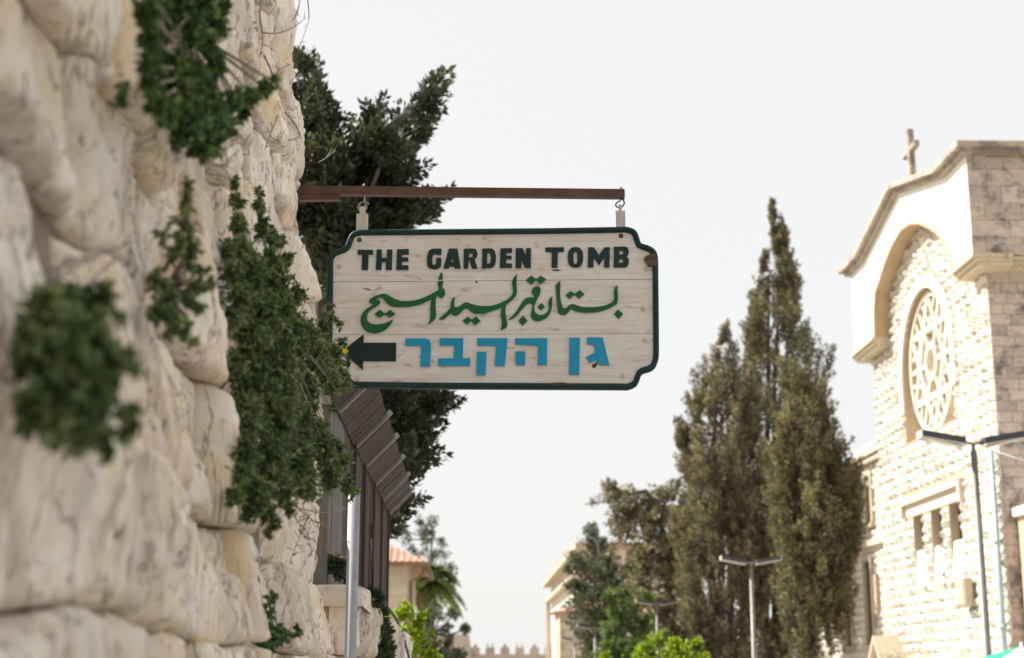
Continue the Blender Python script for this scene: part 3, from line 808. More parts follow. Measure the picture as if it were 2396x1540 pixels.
cypress('cypress_tree', 'tallest cypress with two spires, behind the twin street lamp', [
    [(475,1801,1812),(520,1797,1826),(575,1800,1842),(640,1800,1858),(680,1790,1868),(710,1752,1876),(740,1724,1884),(800,1722,1946),(860,1722,1956),(930,1700,1945),(1050,1690,1930),(1200,1690,1900),(1350,1715,1880),(1500,1730,1860)],
    [(572,1776,1786),(620,1766,1792),(680,1756,1796),(760,1738,1806)]], 60, 2600, M['cypress_b'], 46, base=P(1790, 1560, 60), trunk_r=0.28, stems=2)
cypress('cypress_tree', 'broad cypress with a thin spire beside the drooping pine', [
    [(750,1685,1691),(800,1668,1703),(850,1640,1725),(950,1612,1765),(1050,1584,1790),(1150,1572,1800),(1250,1570,1805),(1350,1585,1800),(1450,1605,1785),(1560,1630,1765)], [(850,1633,1640),(900,1626,1650),(960,1612,1660)], [(940,1600,1606),(1000,1590,1615),(1040,1584,1620)]], 58, 2600, M['cypress'], 46, base=P(1680, 1560, 58), trunk_r=0.26, stems=3, tilt=0.3)
cypress('cypress_tree', 'full rounded cypress close against the church wing', [
    [(828,1850,1862),(870,1830,1886),(950,1800,1932),(1050,1788,1984),(1130,1788,2004),(1200,1798,2022),(1260,1808,2012),(1330,1820,1990),(1400,1835,1962),(1460,1850,1925)]], 49.5, 2400, M['cypress_b'], 46, base=P(1885, 1560, 49.5), trunk_r=0.2, stems=2)
def lobetree(name, label, lobes, Y, dy, mat, per=70, L=(0.25, 0.6), R=(0.07, 0.13), ln=0.10, wd=0.05, dens=1.0, up=0.7, trunk=None, axis=None, cat='tree', droop=0.0, limb_r=0.05):
    """lobes: (px, py, radius px); each a clump of sprays round a limb end"""
    P0 = []; D = []; LL = []; RR = []; ends = []
    ax = axis or Vector((0, Y, 3))
    for (x, y, r) in lobes:
        yy = Y + random.uniform(-dy, dy)
        c = P(x, y, yy); rad = r * yy / FPX
        ends.append((c, rad))
        m = max(4, int(dens * (rad / R[1]) ** 2 * 1.5))
        o = Vector((c.x - ax.x, c.y - ax.y, 0)); o = o.normalized() if o.length > 1e-3 else Vector((1, 0, 0))
        for k in range(m):
            v = Vector((random.gauss(0, 1), random.gauss(0, 1), random.gauss(0, 1))).normalized() * rad * random.random() ** 0.4 * 0.9
            l = random.uniform(*L)
            dd = (Vector((0, 0, up)) + o * 0.4 + v.normalized() * 0.8 + Vector((random.gauss(0, .2), random.gauss(0, .2), random.gauss(0, .2) - droop))).normalized()
            P0.append(c + v - dd * l * 0.5); D.append(dd); LL.append(l); RR.append(random.uniform(*R))
    b = trunk[0]
    t = thing(name, label, cat, (b[0], b[1], gz(b[1])))
    plumes('crown', np.array([q[:] for q in P0]), np.array([q[:] for q in D]), np.array(LL), np.array(RR), per, ln, wd, mat, t, 0.6)
    tr = [Vector(q) for q in trunk]; n = len(tr)
    MB().tube(tr, [trunk_r * (1 - 0.8 * i / (n - 1)) for i in range(n)] if (trunk_r := limb_r * 3.4) else 0, 10).build('trunk', M['bark'], t, True)
    lm = MB()
    for c, rad in ends:
        q = min(tr, key=lambda a: (a - c).length + max(0, a.z - c.z + 0.3) * 2)
        mid = (q + c) / 2 + Vector((0, 0, -0.12 * (c - q).length))
        lm.tube([q, mid, c, c + (c - mid).normalized() * rad * 0.6], [limb_r, limb_r * .7, limb_r * .35, limb_r * .1], 6)
    tag(lm.build('limb', M['bark'], t, True), kind='stuff')
    return t
LT = [(790,500,60),(775,560,60),(830,545,55),(760,500,50),(815,520,50),(880,480,50),(700,500,60),(920,960,40),(890,940,50),(860,950,60),(830,930,60),(712,150,14),(700,230,40),(705,300,50),(715,380,60),(800,430,60),(820,370,40),(765,350,45),(690,420,50),(722,165,22),(722,205,34),(735,255,46),(752,315,56),(772,390,70),(730,460,70),(800,480,75),(850,425,60),(882,365,42),(868,268,11),(866,295,18),(862,325,26),(908,340,38),(936,312,38),(962,282,36),(985,252,30),(1004,228,22),(1016,212,12),(988,298,30),(962,330,34),(940,390,45),(900,450,60),(860,510,60),(930,505,55),(978,490,36),(1006,478,16),(790,540,60),
      (820,620,90),(880,640,90),(850,740,100),(880,850,90),(800,830,80),(950,935,42),(995,945,32),(1030,936,14),(1012,968,20),(930,990,58),(970,1012,40),(1002,1062,18),(942,1060,50),(975,1085,26),(900,1050,50),(930,1130,36),(902,1180,34),(938,1178,18),(905,1232,24),(880,1120,60),(870,1000,70)]
lobetree('conifer_tree', 'dark ragged conifer rising behind the sign and the board fence', LT, 17, 0.9, M['left_tree'], 60, (0.25, 0.6), (0.07, 0.14), 0.085, 0.046, 3.2, 0.7,
         [(-2.1, 17, -0.1), (-2.0, 17, 2.5), (-1.7, 17, 4.5), (-1.75, 17, 6.0), (-1.85, 17, 7.6), (-1.85, 17, 8.6)], Vector((-1.9, 17, 4)))
lobetree('pine_tree', 'drooping pine reaching left of the broad cypress', [(1430,1140,16),(1420,1160,22),(1450,1165,26),(1480,1185,30),(1440,1200,30),(1515,1180,30),(1545,1165,28),(1570,1150,28),(1500,1220,40),(1545,1220,45),(1590,1210,40),(1460,1240,30),(1520,1280,45),(1570,1290,50),(1610,1270,45),(1480,1300,34),(1530,1340,45),(1580,1360,50),(1620,1340,40),(1550,1410,45),(1600,1430,45),(1500,1380,36),(1560,1480,40),(1620,1480,40),(1590,1530,40)],
         66, 1.6, M['cypress'], 60, (0.6, 1.3), (0.16, 0.30), 0.20, 0.09, 1.5, 0.1, [(9.6, 66, -1.0), (9.4, 66, 3), (8.9, 66, 6), (8.1, 66, 8.5), (7.7, 66, 9.4)], Vector((9.1, 66, 5)), droop=0.55, limb_r=0.09)
lobetree('pine_tree', 'dark bushy pine in front of the cream house', [(1392,1240,12),(1392,1262,20),(1400,1290,32),(1350,1305,14),(1365,1320,28),(1420,1330,45),(1340,1330,12),(1372,1365,45),(1440,1380,45),(1345,1400,24),(1390,1420,48),(1345,1440,20),(1440,1440,45),(1380,1470,40),(1400,1520,42),(1450,1510,45),(1480,1330,34),(1470,1420,40)],
         84, 2.0, M['pine'], 60, (0.6, 1.2), (0.16, 0.30), 0.20, 0.085, 1.6, 0.5, [(7.8, 84, -1.3), (7.7, 84, 3), (7.3, 84, 6), (7.0, 84, 9)], Vector((7.5, 84, 5)), limb_r=0.08)
lobetree('leafy_tree', 'soft green leafy tree under the pine by the far lamps', [(1425,1395,10),(1460,1385,10),(1445,1430,16),(1480,1420,20),(1510,1400,12),(1470,1460,34),(1430,1470,22),(1500,1470,30),(1420,1510,30),(1460,1520,40),(1510,1520,36),(1545,1500,26),(1480,1560,50),(1400,1550,30)],
         62.5, 0.8, M['olive_leaf'], 46, (0.3, 0.7), (0.14, 0.26), 0.15, 0.11, 1.2, 0.6, [(6.6, 62.5, -1), (6.6, 62.5, 1.5), (6.7, 62.5, 3.0)], Vector((6.6, 62.5, 2)), limb_r=0.05)
lobetree('young_street_tree', 'small bright yellow green tree by the road under the lamps', [(1500,1530,14),(1520,1512,14),(1532,1498,9),(1560,1528,22),(1580,1512,10),(1600,1520,16),(1622,1512,12),(1632,1506,7),(1545,1550,30),(1600,1552,30),(1480,1545,14),(1640,1545,16),(1420,1538,8),(1570,1590,50)],
         24, 0.35, M['bright_leaf'], 30, (0.1, 0.22), (0.04, 0.08), 0.06, 0.05, 1.0, 0.6, [(3.15, 24, -0.25), (3.15, 24, 0.8), (3.2, 24, 1.6)], Vector((3.1, 24, 1.4)), limb_r=0.014)
lobetree('vine_bush', 'bright green vine bush over the low stone wall', [(930,1435,14),(950,1440,20),(970,1460,20),(925,1470,24),(955,1480,30),(980,1490,24),(930,1520,34),(965,1530,36),(1000,1530,20),(940,1560,40)],
         16, 0.3, M['bright_leaf'], 34, (0.08, 0.2), (0.04, 0.07), 0.05, 0.04, 1.0, 0.6, [(-0.75, 16, -0.1), (-0.74, 16, 1.0), (-0.72, 16, 1.9)], Vector((-0.75, 16, 1.6)), cat='bush', limb_r=0.012)
lobetree('garden_shrub', 'dull green shrub with bare curling branches below the palm', [(1010,1430,18),(1000,1460,24),(1030,1470,20),(1020,1500,30),(1045,1515,24),(990,1510,34),(1060,1530,22),(1030,1550,40),(1075,1535,10),(1085,1475,6),(1060,1440,6)],
         55, 0.8, M['pine'], 40, (0.25, 0.6), (0.10, 0.18), 0.13, 0.07, 1.0, 0.5, [(-1.6, 55, -0.8), (-1.55, 55, 1.6), (-1.4, 55, 3.0)], Vector((-1.5, 55, 2)), cat='shrub', limb_r=0.06)
lobetree('far_conifer', 'sparse grey green conifer standing behind the palm tree', [(986,1222,5),(986,1245,8),(1012,1222,5),(1012,1245,9),(1000,1270,12),(945,1240,6),(948,1260,9),(960,1280,12),(1030,1265,10),(985,1290,16),(1040,1295,12),(1010,1310,20),(1055,1330,10),(1035,1330,16),(970,1310,14),(1060,1360,10),(1045,1400,14),(1010,1370,24),(1030,1440,20)],
         105, 1.5, M['pine'], 40, (0.5, 1.1), (0.14, 0.26), 0.22, 0.08, 0.8, 0.6, [(-2.8, 105, -1.7), (-2.8, 105, 4), (-2.75, 105, 8), (-2.7, 105, 11)], Vector((-2.8, 105, 6)), limb_r=0.07)

# palm
M['palm'] = leafmat('palm_frond', (0.10, 0.13, 0.04), (0.19, 0.23, 0.08), (0.30, 0.33, 0.13), 0.4, 1)
M['palm_trunk'] = simple('shaggy_palm_trunk', (0.10, 0.06, 0.04), (0.22, 0.14, 0.09), 6, 0.95, 1.0, 9, 0.06, (1, 1, 2))
pc = P(998, 1362, 80)
palm = thing('palm_tree', 'date palm with arching fronds beside the tiled house', 'tree', (pc.x, 80, gz(80)))
MB().tube([(pc.x, 80, -1.3), (pc.x, 80, 2), (pc.x, 80, pc.z - 1.6), (pc.x, 80, pc.z - 0.9), (pc.x, 80, pc.z - 0.1)], [0.45, 0.42, 0.46, 0.62, 0.35], 14).build('trunk', M['palm_trunk'], palm, True)
for k in range(64):
    a = k * 2.39996; el = random.uniform(-0.25, 1.25)
    L = random.uniform(1.8, 2.5)
    pts = []; 
    for i in range(9):
        t = i / 8
        h = math.cos(el) * L * t; z = math.sin(el) * L * t - 0.75 * L * t * t * (0.5 + 0.5 * math.cos(el))
        pts.append(np.array([pc.x + math.cos(a) * h, 80 + math.sin(a) * h, pc.z + z]))
    pp_ = []; dd = []; nn = []; ll = []
    for i in range(60):
        t = 0.12 + 0.88 * i / 59; f = t * 8; j = min(7, int(f)); q = pts[j] + (pts[j+1] - pts[j]) * (f - j)
        tg = pts[j+1] - pts[j]; tg /= np.linalg.norm(tg)
        sd_ = np.array([-math.sin(a), math.cos(a), 0]) * (1 if i % 2 else -1)
        pp_.append(q); dd.append(sd_ * 0.75 + tg * 0.7 + np.array([0, 0, -0.12]) + rng.normal(0, .06, 3)); nn.append(np.array([0, 0, 1.0])); ll.append(0.48 * math.sin(math.pi * min(1, t * 0.9 + 0.1)) + 0.08)
    fr = put('frond', leafmesh('frond', np.array(pp_), np.array(dd), np.array(nn), np.array(ll), 0.12), M['palm'], palm)

# ------------------------------------------------------------------ church
def stonemat(name, c1, c2, stain=0.0, spot=(0.12, 0.11, 0.11)):
    m, t, b = newmat(name)
    oi = N(t, 'ShaderNodeObjectInfo')
    wn = N(t, 'ShaderNodeTexWhiteNoise', noise_dimensions='3D')
    sn = N(t, 'ShaderNodeVectorMath', operation='SNAP'); g = N(t, 'ShaderNodeNewGeometry')
    t.links.new(g.outputs['Position'], sn.inputs[0]); sn.inputs[1].default_value = (50, 0.52, 0.27)
    c = mix(t, nz(t, pos(t), 2.2, 4), c1, c2)
    c = mix(t, ramp(t, nz(t, pos(t), 9, 5, 0.7), [(0.35, 0.5), (0.6, 0.0)]), c, tuple(x * 0.72 for x in c1))
    if stain:
        s = nz(t, pos(t, (1, 1, 1.4)), 1.3, 6, 0.75, 0.4)
        c = mix(t, ramp(t, s, [(0.60 - stain * 0.22, 0.0), (0.72 - stain * 0.2, 0.85)]), c, spot)
    br = N(t, 'ShaderNodeMapRange'); br.inputs[3].default_value = 0.82; br.inputs[4].default_value = 1.12
    t.links.new(oi.outputs['Random'], br.inputs[0])
    c2_ = N(t, 'ShaderNodeVectorMath', operation='SCALE'); t.links.new(c, c2_.inputs[0]); t.links.new(br.outputs[0], c2_.inputs['Scale'])
    t.links.new(c2_.outputs[0], b.inputs['Base Color']); b.inputs['Roughness'].default_value = 0.9; b.inputs['Specular IOR Level'].default_value = 0.2
    bump(t, b, nz(t, pos(t), 18, 6, 0.7), 0.5, 0.03)
    return m
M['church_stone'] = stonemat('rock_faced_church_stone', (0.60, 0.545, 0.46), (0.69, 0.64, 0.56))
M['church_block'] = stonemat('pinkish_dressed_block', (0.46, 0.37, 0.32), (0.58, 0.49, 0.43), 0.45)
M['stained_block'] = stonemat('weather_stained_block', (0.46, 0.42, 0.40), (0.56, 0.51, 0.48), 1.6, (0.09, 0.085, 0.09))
M['joint'] = simple('pointing_mortar', (0.42, 0.32, 0.21), (0.50, 0.39, 0.27), 3, 0.95)
M['stucco'] = simple('white_plaster', (0.74, 0.71, 0.64), (0.80, 0.77, 0.71), 1, 0.9, 0.2, 20, 0.01)
M['trim'] = stonemat('dressed_limestone_trim', (0.52, 0.43, 0.31), (0.60, 0.51, 0.38), 0.1)
M['arch_shade_tan'] = simple('soffit_shade_tan', (0.40, 0.29, 0.16), (0.48, 0.36, 0.22), 2, 0.9, 0.3, 20, 0.01)  # darker tan, the shade of the arch soffit put into the colour
M['pale_trim'] = stonemat('pale_tracery_stone', (0.64, 0.56, 0.44), (0.72, 0.64, 0.52))
M['cornice'] = stonemat('grey_weathered_cornice', (0.36, 0.30, 0.24), (0.47, 0.40, 0.32), 0.55, (0.17, 0.15, 0.14))
M['dark_glass'] = simple('dark_window_glass', (0.015, 0.015, 0.016), (0.03, 0.03, 0.03), 2, 0.15)
M['pale_frame'] = simple('pale_window_frame', (0.6, 0.58, 0.53), (0.68, 0.66, 0.6), 4, 0.6)
CX = 12.7; YN = 35.7; YF = 46.4; YC = 41.05
church = thing('church', 'pale stone church with gabled front, round arched window and stone cross', 'church', (16, YC, 0))
xm = lambda y, z, x: (x, y, z)
def archpts(c, zs, r, zb, n=22):
    return [(c + r, zb)] + [(c + r * math.cos(math.pi * i / n), zs + r * math.sin(math.pi * i / n)) for i in range(n + 1)] + [(c - r, zb)]
ROSE = archpts(YC, 9.9, 2.28, 8.05)
WIN = [(42.17, 43.15), (40.47, 41.45), (38.83, 39.84)]
holes = [ROSE] + [[(a, 3.96), (b, 3.96), (b, 5.97), (a, 5.97)] for a, b in WIN]
def zz(px, py, X=CX): q = PX(px, py, X); return q.y, q.z
s7 = lambda x, y: (1903 + x * .3922, 936 + y * .3922)
low = []
for xa, xb in ((550, 612), (645, 710), (872, 950), (990, 1075)):
    ya = zz(*s7(xb, 1518))[0]; yb, zt = zz(*s7(xa, 1522))
    low.append((ya, yb)); holes.append([(ya, 0.9), (yb, 0.9), (yb, 1.92), (ya, 1.92)])
facade = MB().poly([[(YN, -0.9), (YF, -0.9), (YF, 14.0), (YN, 14.0)]] + holes, xm, CX, CX + 0.62).build('facade_wall', M['joint'], church)
# rock-faced stone variants (unit size in y and z, 1 deep step outward along -x)
def rockface(seed):
    r = random.Random(seed); n = 5; m = 4
    V = []; F = []
    for j in range(m):
        for i in range(n):
            u = i / (n - 1) - .5; v = j / (m - 1) - .5
            ed = i in (0, n-1) or j in (0, m-1)
            d = 0.012 if ed else r.uniform(0.03, 0.13)
            V.append((-d, (u + (0 if i in (0, n-1) else r.uniform(-.05, .05))) * 0.97, (v + (0 if j in (0, m-1) else r.uniform(-.06, .06))) * 0.94))
    for j in range(m - 1):
        for i in range(n - 1):
            F.append((j*n+i, (j+1)*n+i, (j+1)*n+i+1, j*n+i+1))
    ring = list(range(n)) + [j*n+n-1 for j in range(1, m)] + [(m-1)*n+i for i in range(n-2, -1, -1)] + [j*n for j in range(m-2, 0, -1)]
    b = len(V)
    for k in ring: V.append((0.01, V[k][1], V[k][2]))
    for k in range(len(ring)):
        k2 = (k + 1) % len(ring); F.append((ring[k], ring[k2], b + k2, b + k))
    return mesh('stone', V, F)
RF = [rockface(i) for i in range(12)]
def inside(poly, y, z):
    c = False; n = len(poly)
    for i in range(n):
        (a, b), (p, q) = poly[i-1], poly[i]
        if (b > z) != (q > z) and y < (p - a) * (z - b) / (q - b) + a: c = not c
    return c
def lay(y0, y1, z0, z1, skip, lens=(0.36, 0.66), h=0.268):
    out = []; z = z0; c = 0
    while z < z1 - 0.1:
        hh = min(h, z1 - z); y = y0; first = True
        while y < y1 - 0.02:
            l = random.uniform(*lens) * (0.6 if first and c % 2 else 1.0); first = False
            e = y + l
            if y1 - e < 0.22: e = y1
            # cut at openings
            segs = []; k = 8; run = None
            for i in range(k):
                yy = y + (e - y) * (i + .5) / k
                ok = not any(inside(p, yy, z + hh / 2) or inside(p, yy, z + hh * .15) or inside(p, yy, z + hh * .85) for p in skip)
                if ok and run is None: run = i
                if (not ok or i == k - 1) and run is not None:
                    en = i + 1 if ok else i
                    segs.append((y + (e - y) * run / k, y + (e - y) * en / k)); run = None
            for a, b in segs:
                if b - a > 0.07: out.append(((a + b) / 2, z + hh / 2, b - a, hh))
            y = e
        z += h; c += 1
    return out
ringo = archpts(YC, 9.9, 2.62, 9.0)
hood = [(38.45, 5.97), (43.95, 5.97), (43.95, 6.5), (38.45, 6.5)]
band_out = [(35.2, 11.55), (35.2, 14.2), (36.8, 14.2), (41.0, 15.1), (45.2, 14.2), (46.7, 14.2), (46.7, 11.55)]
ARCH = [(44.35, 11.55), (44.25, 12.3), (44.0, 12.85), (43.4, 13.15), (42.7, 13.5), (41.9, 13.78), (40.9, 13.95), (40.0, 13.85), (39.2, 13.62), (38.5, 13.3), (37.8, 12.95), (37.2, 12.5), (36.8, 12.0), (36.6, 11.55)]
stones = lay(YN, YF, 0.0, 13.9, holes + [ringo, hood])
stones = [s for s in stones if not (s[1] > 11.5 and not inside(ARCH, s[0], s[1]))]
big = sorted(stones, key=lambda s: -s[2] * s[3] / (s[0] - 30) ** 2 - (1 if False else 0))
for idx, (y, z, l, h) in enumerate(big[:300]):
    o = put('stone', RF[idx % 12], M['church_stone'], facade, (CX, y, z)); o.scale = (random.uniform(.8, 1.2), l, h)
mb = MB()
for idx, (y, z, l, h) in enumerate(big[300:]):
    me_ = RF[random.randrange(12)]; k_ = random.uniform(.8, 1.2)
    mb.add([(CX + v.co.x * k_, y + v.co.y * l, z + v.co.z * h) for v in me_.vertices], [tuple(p.vertices) for p in me_.polygons])
tag(mb.build('stone_field', M['church_stone'], facade, fix=False), kind='stuff')
# raised gable band with arched recess, shoulders, side return
MB().poly([band_out[:1] + band_out[1:] + ARCH], xm, CX - 0.5, CX - 0.002).build('gable_band', M['stucco'], church)
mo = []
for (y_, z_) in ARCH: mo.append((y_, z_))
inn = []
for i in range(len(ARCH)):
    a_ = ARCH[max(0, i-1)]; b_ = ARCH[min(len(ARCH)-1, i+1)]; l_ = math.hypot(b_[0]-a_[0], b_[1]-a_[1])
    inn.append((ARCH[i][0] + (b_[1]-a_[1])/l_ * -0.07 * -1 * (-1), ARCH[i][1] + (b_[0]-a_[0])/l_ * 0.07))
MB().poly([mo + inn[::-1]], xm, CX - 0.53, CX - 0.01).build('arch_shade_moulding', M['arch_shade_tan'], church)  # lining strip added along the arch, its dark tan paints the soffit shade
MB().poly([band_out], xm, CX + 0.66, 21).build('upper_block', M['joint'], church)
cor = MB()
def offs(pl, d): return pl + [(a, b + d) for a, b in reversed(pl)]
topl = [(34.95, 14.2), (36.85, 14.2), (41.0, 15.1), (45.15, 14.2), (46.95, 14.2)]
ct = MB().poly([offs([(a, b - 0.10) for a, b in topl], 0.13)], xm, CX - 0.66, 21.1).build('cornice', M['cornice'], church)
ct2 = MB().poly([offs([(a, b + 0.032) for a, b in [(34.82, 14.2), (36.88, 14.2), (41.0, 15.1), (45.12, 14.2), (47.1, 14.2)]], 0.14)], xm, CX - 0.82, 21.2).build('cornice', M['cornice'], church)
for a, b, x0 in ((35.0, 36.6, 0), (44.35, 46.9, 0)):
    im = MB()
    for i in range(3):
        e = 0.09 * i
        im.box((CX - 0.42 - e, a - (0 if a > 40 else e * .4) + (0.0 if a < 40 else -0.02 * i), 11.24 + 0.1 * i), (CX + 0.4, b + (e * .4 if b > 40 else 0.02 * i), 11.337 + 0.1 * i))
    im.build('impost', M['trim'], church)
im = MB()
for i in range(3): im.box((CX - 0.3, YN - 0.32 - 0.09 * i, 11.242 + 0.1 * i), (21, YN - 0.01, 11.335 + 0.1 * i))
im.build('impost', M['trim'], church)
# side wall blocks
side = MB().box((CX + 0.7, YN + 0.01, -1.0), (21, YF - 0.02, 11.5)).build('side_wall', M['joint'], church)
blk = MB().box((-.5, -0.02, -.5), (.5, 0.03, .5)).me('block')
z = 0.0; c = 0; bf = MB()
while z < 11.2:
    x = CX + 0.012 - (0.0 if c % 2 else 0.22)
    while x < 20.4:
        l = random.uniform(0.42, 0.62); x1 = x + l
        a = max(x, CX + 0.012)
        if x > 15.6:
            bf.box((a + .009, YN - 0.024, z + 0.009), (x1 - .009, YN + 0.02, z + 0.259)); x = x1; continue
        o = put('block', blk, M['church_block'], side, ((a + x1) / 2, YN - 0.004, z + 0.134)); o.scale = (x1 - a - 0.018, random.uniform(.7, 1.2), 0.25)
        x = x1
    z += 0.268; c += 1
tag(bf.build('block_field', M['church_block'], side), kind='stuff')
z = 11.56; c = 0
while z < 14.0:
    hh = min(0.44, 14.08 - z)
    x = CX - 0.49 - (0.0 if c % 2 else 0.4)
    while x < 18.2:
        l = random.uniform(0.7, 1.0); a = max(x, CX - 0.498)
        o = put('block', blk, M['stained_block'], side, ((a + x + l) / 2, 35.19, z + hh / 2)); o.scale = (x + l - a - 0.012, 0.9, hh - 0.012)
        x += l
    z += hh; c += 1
# arched window: surround, reveal, tracery, panel
rose = MB().poly([[(YC + 2.62 * math.cos(math.pi * i / 24), 9.9 + 2.62 * math.sin(math.pi * i / 24)) for i in range(25)] + [(YC - 2.62, 9.0), (YC - 2.284, 9.0)] + [(YC + 2.284 * math.cos(math.pi * i / 24), 9.9 + 2.284 * math.sin(math.pi * i / 24)) for i in range(24, -1, -1)] + [(YC + 2.284, 9.0), (YC + 2.62, 9.0)]], xm, CX - 0.06, CX + 0.1).build('arched_window', M['stucco'], church)
MB().box((CX + 0.46, YC - 2.27, 8.092), (CX + 0.5, YC + 2.27, 12.15)).build('panel', M['stucco'], rose)
MB().poly([[(YC - 2.275, 8.055), (YC + 2.275, 8.055), (YC + 2.275, 8.09), (YC - 2.275, 8.09)]], xm, CX - 0.03, CX + 0.6).build('sill', M['trim'], rose)
def bar2(mb, a, b, w=0.16, x0=CX + 0.10, x1=CX + 0.44):
    a = Vector(a); b = Vector(b); t = (b - a).normalized(); nn_ = Vector((-t.y, t.x)) * w / 2
    mb.poly([[tuple(a - nn_), tuple(b - nn_), tuple(b + nn_), tuple(a + nn_)]], xm, x0, x1)
def circ(r, a, c=(YC, 10.1)): return (c[0] + r * math.cos(a), c[1] + r * math.sin(a))
RR_ = 2.02
rg = MB(); 
rg.poly([[circ(RR_, 2*math.pi*i/40) for i in range(40)], [circ(RR_ - 0.17, 2*math.pi*i/40) for i in range(40)]], xm, CX + 0.12, CX + 0.458)
rg.build('ring', M['pale_trim'], rose)
q6 = [math.pi / 2 + i * math.pi / 3 for i in range(6)]
for tri in ((0, 2, 4), (1, 3, 5)):
    for i in range(3):
        mb = MB(); bar2(mb, circ(RR_ - 0.08, q6[tri[i]]), circ(RR_ - 0.08, q6[tri[(i+1) % 3]]), 0.2, CX + 0.14 + 0.004 * tri[0], CX + 0.44 - 0.004 * i); mb.build('tracery_bar', M['pale_trim'], rose)
for i in range(6):
    a = q6[i] + math.pi / 6
    mb = MB(); bar2(mb, circ(0.45, a), circ(RR_ - 0.1, a), 0.15, CX + 0.155, CX + 0.428); mb.build('tracery_bar', M['pale_trim'], rose)
    for s_ in (-1, 1):
        mb = MB(); bar2(mb, circ(1.06, q6[i]), circ(RR_ - 0.1, q6[i] + s_ * 0.33), 0.12, CX + 0.16, CX + 0.424 - 0.003 * s_); mb.build('tracery_bar', M['pale_trim'], rose)
rg = MB().poly([[circ(0.55, 2*math.pi*i/24) for i in range(24)], [circ(0.38, 2*math.pi*i/24) for i in range(24)]], xm, CX + 0.125, CX + 0.454); rg.build('ring', M['pale_trim'], rose)
# three tall windows with sloping sills
for a, b in WIN:
    wn = MB().box((CX + 0.24, a, 4.9), (CX + 0.3, b, 5.97)).build('window', M['dark_glass'], church)
    MB().box((CX + 0.10, a + 0.02, 4.99), (CX + 0.238, a + 0.16, 5.96)).box((CX + 0.17, a + 0.30, 4.99), (CX + 0.238, a + 0.40, 5.96)).build('mullion', M['pale_frame'], wn)
    MB().poly([[(CX - 0.02, 3.962), (CX + 0.06, 4.99), (CX + 0.5, 4.99), (CX + 0.5, 3.962)]], lambda x_, z_, y_: (x_, y_, z_), a + .004, b - .004).build('sill', M['stucco'], wn)
MB().box((CX - 0.16, 38.45, 6.34), (CX + 0.05, 43.95, 6.5)).box((CX - 0.16, 38.45, 5.9), (CX + 0.05, 38.62, 6.337)).box((CX - 0.16, 43.78, 6.0), (CX + 0.05, 43.95, 6.337)).box((CX - 0.03, 38.64, 5.985), (CX + 0.05, 43.76, 6.335)).build('hood_mould', M['pale_trim'], church)
for a, b in low:
    wn = MB().box((CX + 0.35, a, 0.9), (CX + 0.4, b, 1.92)).build('window', M['dark_glass'], church)
    MB().box((CX + 0.3, (a + b) / 2 - 0.03, 0.9), (CX + 0.348, (a + b) / 2 + 0.03, 1.92)).build('mullion', M['pale_frame'], wn)
# slender strip pair and porch gable
pa = zz(*s7(365, 1045)); pb = zz(*s7(372, 1280)); pc2 = zz(*s7(400, 1280))
for yy in (pa[0], pc2[0]):
    MB().box((CX - 0.13, yy - 0.09, pb[1]), (CX + 0.02, yy + 0.09, pa[1])).build('pilaster_strip', M['trim'], church)
ap = PX(2054, 1500, 12.0)
porch = MB().poly([[(ap.y - 1.5, 0.9), (ap.y, ap.z), (ap.y + 1.5, 0.9), (ap.y + 1.5, -0.1), (ap.y - 1.5, -0.1)]], xm, 12.05, CX + 0.02).build('porch', M['church_stone'], church)
for s_ in (-1, 1):
    MB().poly([[(ap.y + s_ * 0.0, ap.z + 0.015), (ap.y + s_ * 1.7, 0.80), (ap.y + s_ * 1.7, 0.95), (ap.y, ap.z + 0.165)]], xm, 11.85, CX + 0.05).build('roof_slope', M['trim'], porch)
# cross
cm = MB().box((12.26, 39.98, 14.9), (12.44, 40.16, 16.6)).me('cross')
cr = put('cross', MB().box((12.26, 40.0, 15.0), (12.44, 40.2, 16.62), 0.03).box((12.27, 39.5, 15.9), (12.43, 40.7, 16.1), 0.03).box((12.12, 39.8, 14.92), (12.58, 40.4, 15.14), 0.02).me('cross'), M['cornice'], church)
# drain pipe
M['pipe'] = simple('pale_blue_pipe', (0.30, 0.40, 0.45), (0.38, 0.48, 0.53), 5, 0.5, metal=0.2)
dp = [PX(2318, 1052, CX - 0.18), PX(2350, 1515, CX - 0.18)]
ydp = dp[0].y
MB().tube([(CX - 0.18, ydp, 0.02), (CX - 0.18, ydp, dp[0].z)], 0.065, 10).tube([(CX - 0.18, ydp, 2.6), (CX - 0.18, ydp, 2.72)], 0.09, 10).tube([(CX - 0.18, ydp, 4.6), (CX - 0.18, ydp, 4.7)], 0.085, 10).build('drainpipe', M['pipe'], church, True)
# wing beyond
WXX = 14.6
wtop = PX(1999, 1088, WXX).z
wing = MB().box((WXX, YF + 0.01, -1.2), (21, 72, wtop)).build('wing', M['joint'], church)
ws = lay(YF + 0.02, 72, 0.0, wtop - 0.3, [])
wy, wz = PX(2037, 1150, WXX).y, PX(2037, 1180, WXX).z
WH = [(wy - 0.35, wy + 0.35, wz - 0.7, wz + 1.0)] + [(y_ - 0.45, y_ + 0.45, 2.6, 5.6) for y_ in (52.2, 55.4, 58.6, 61.8, 65.0)]
mb = MB()
for y, z, l, h in ws:
    if any(a - 0.15 < y < b + 0.15 and c_ - 0.1 < z < d_ + 0.1 for a, b, c_, d_ in WH): continue
    me_ = RF[random.randrange(12)]
    mb.add([(WXX + v.co.x, y + v.co.y * l, z + v.co.z * h) for v in me_.vertices], [tuple(p.vertices) for p in me_.polygons])
tag(mb.build('stone_field', M['church_stone'], wing, fix=False), kind='stuff')
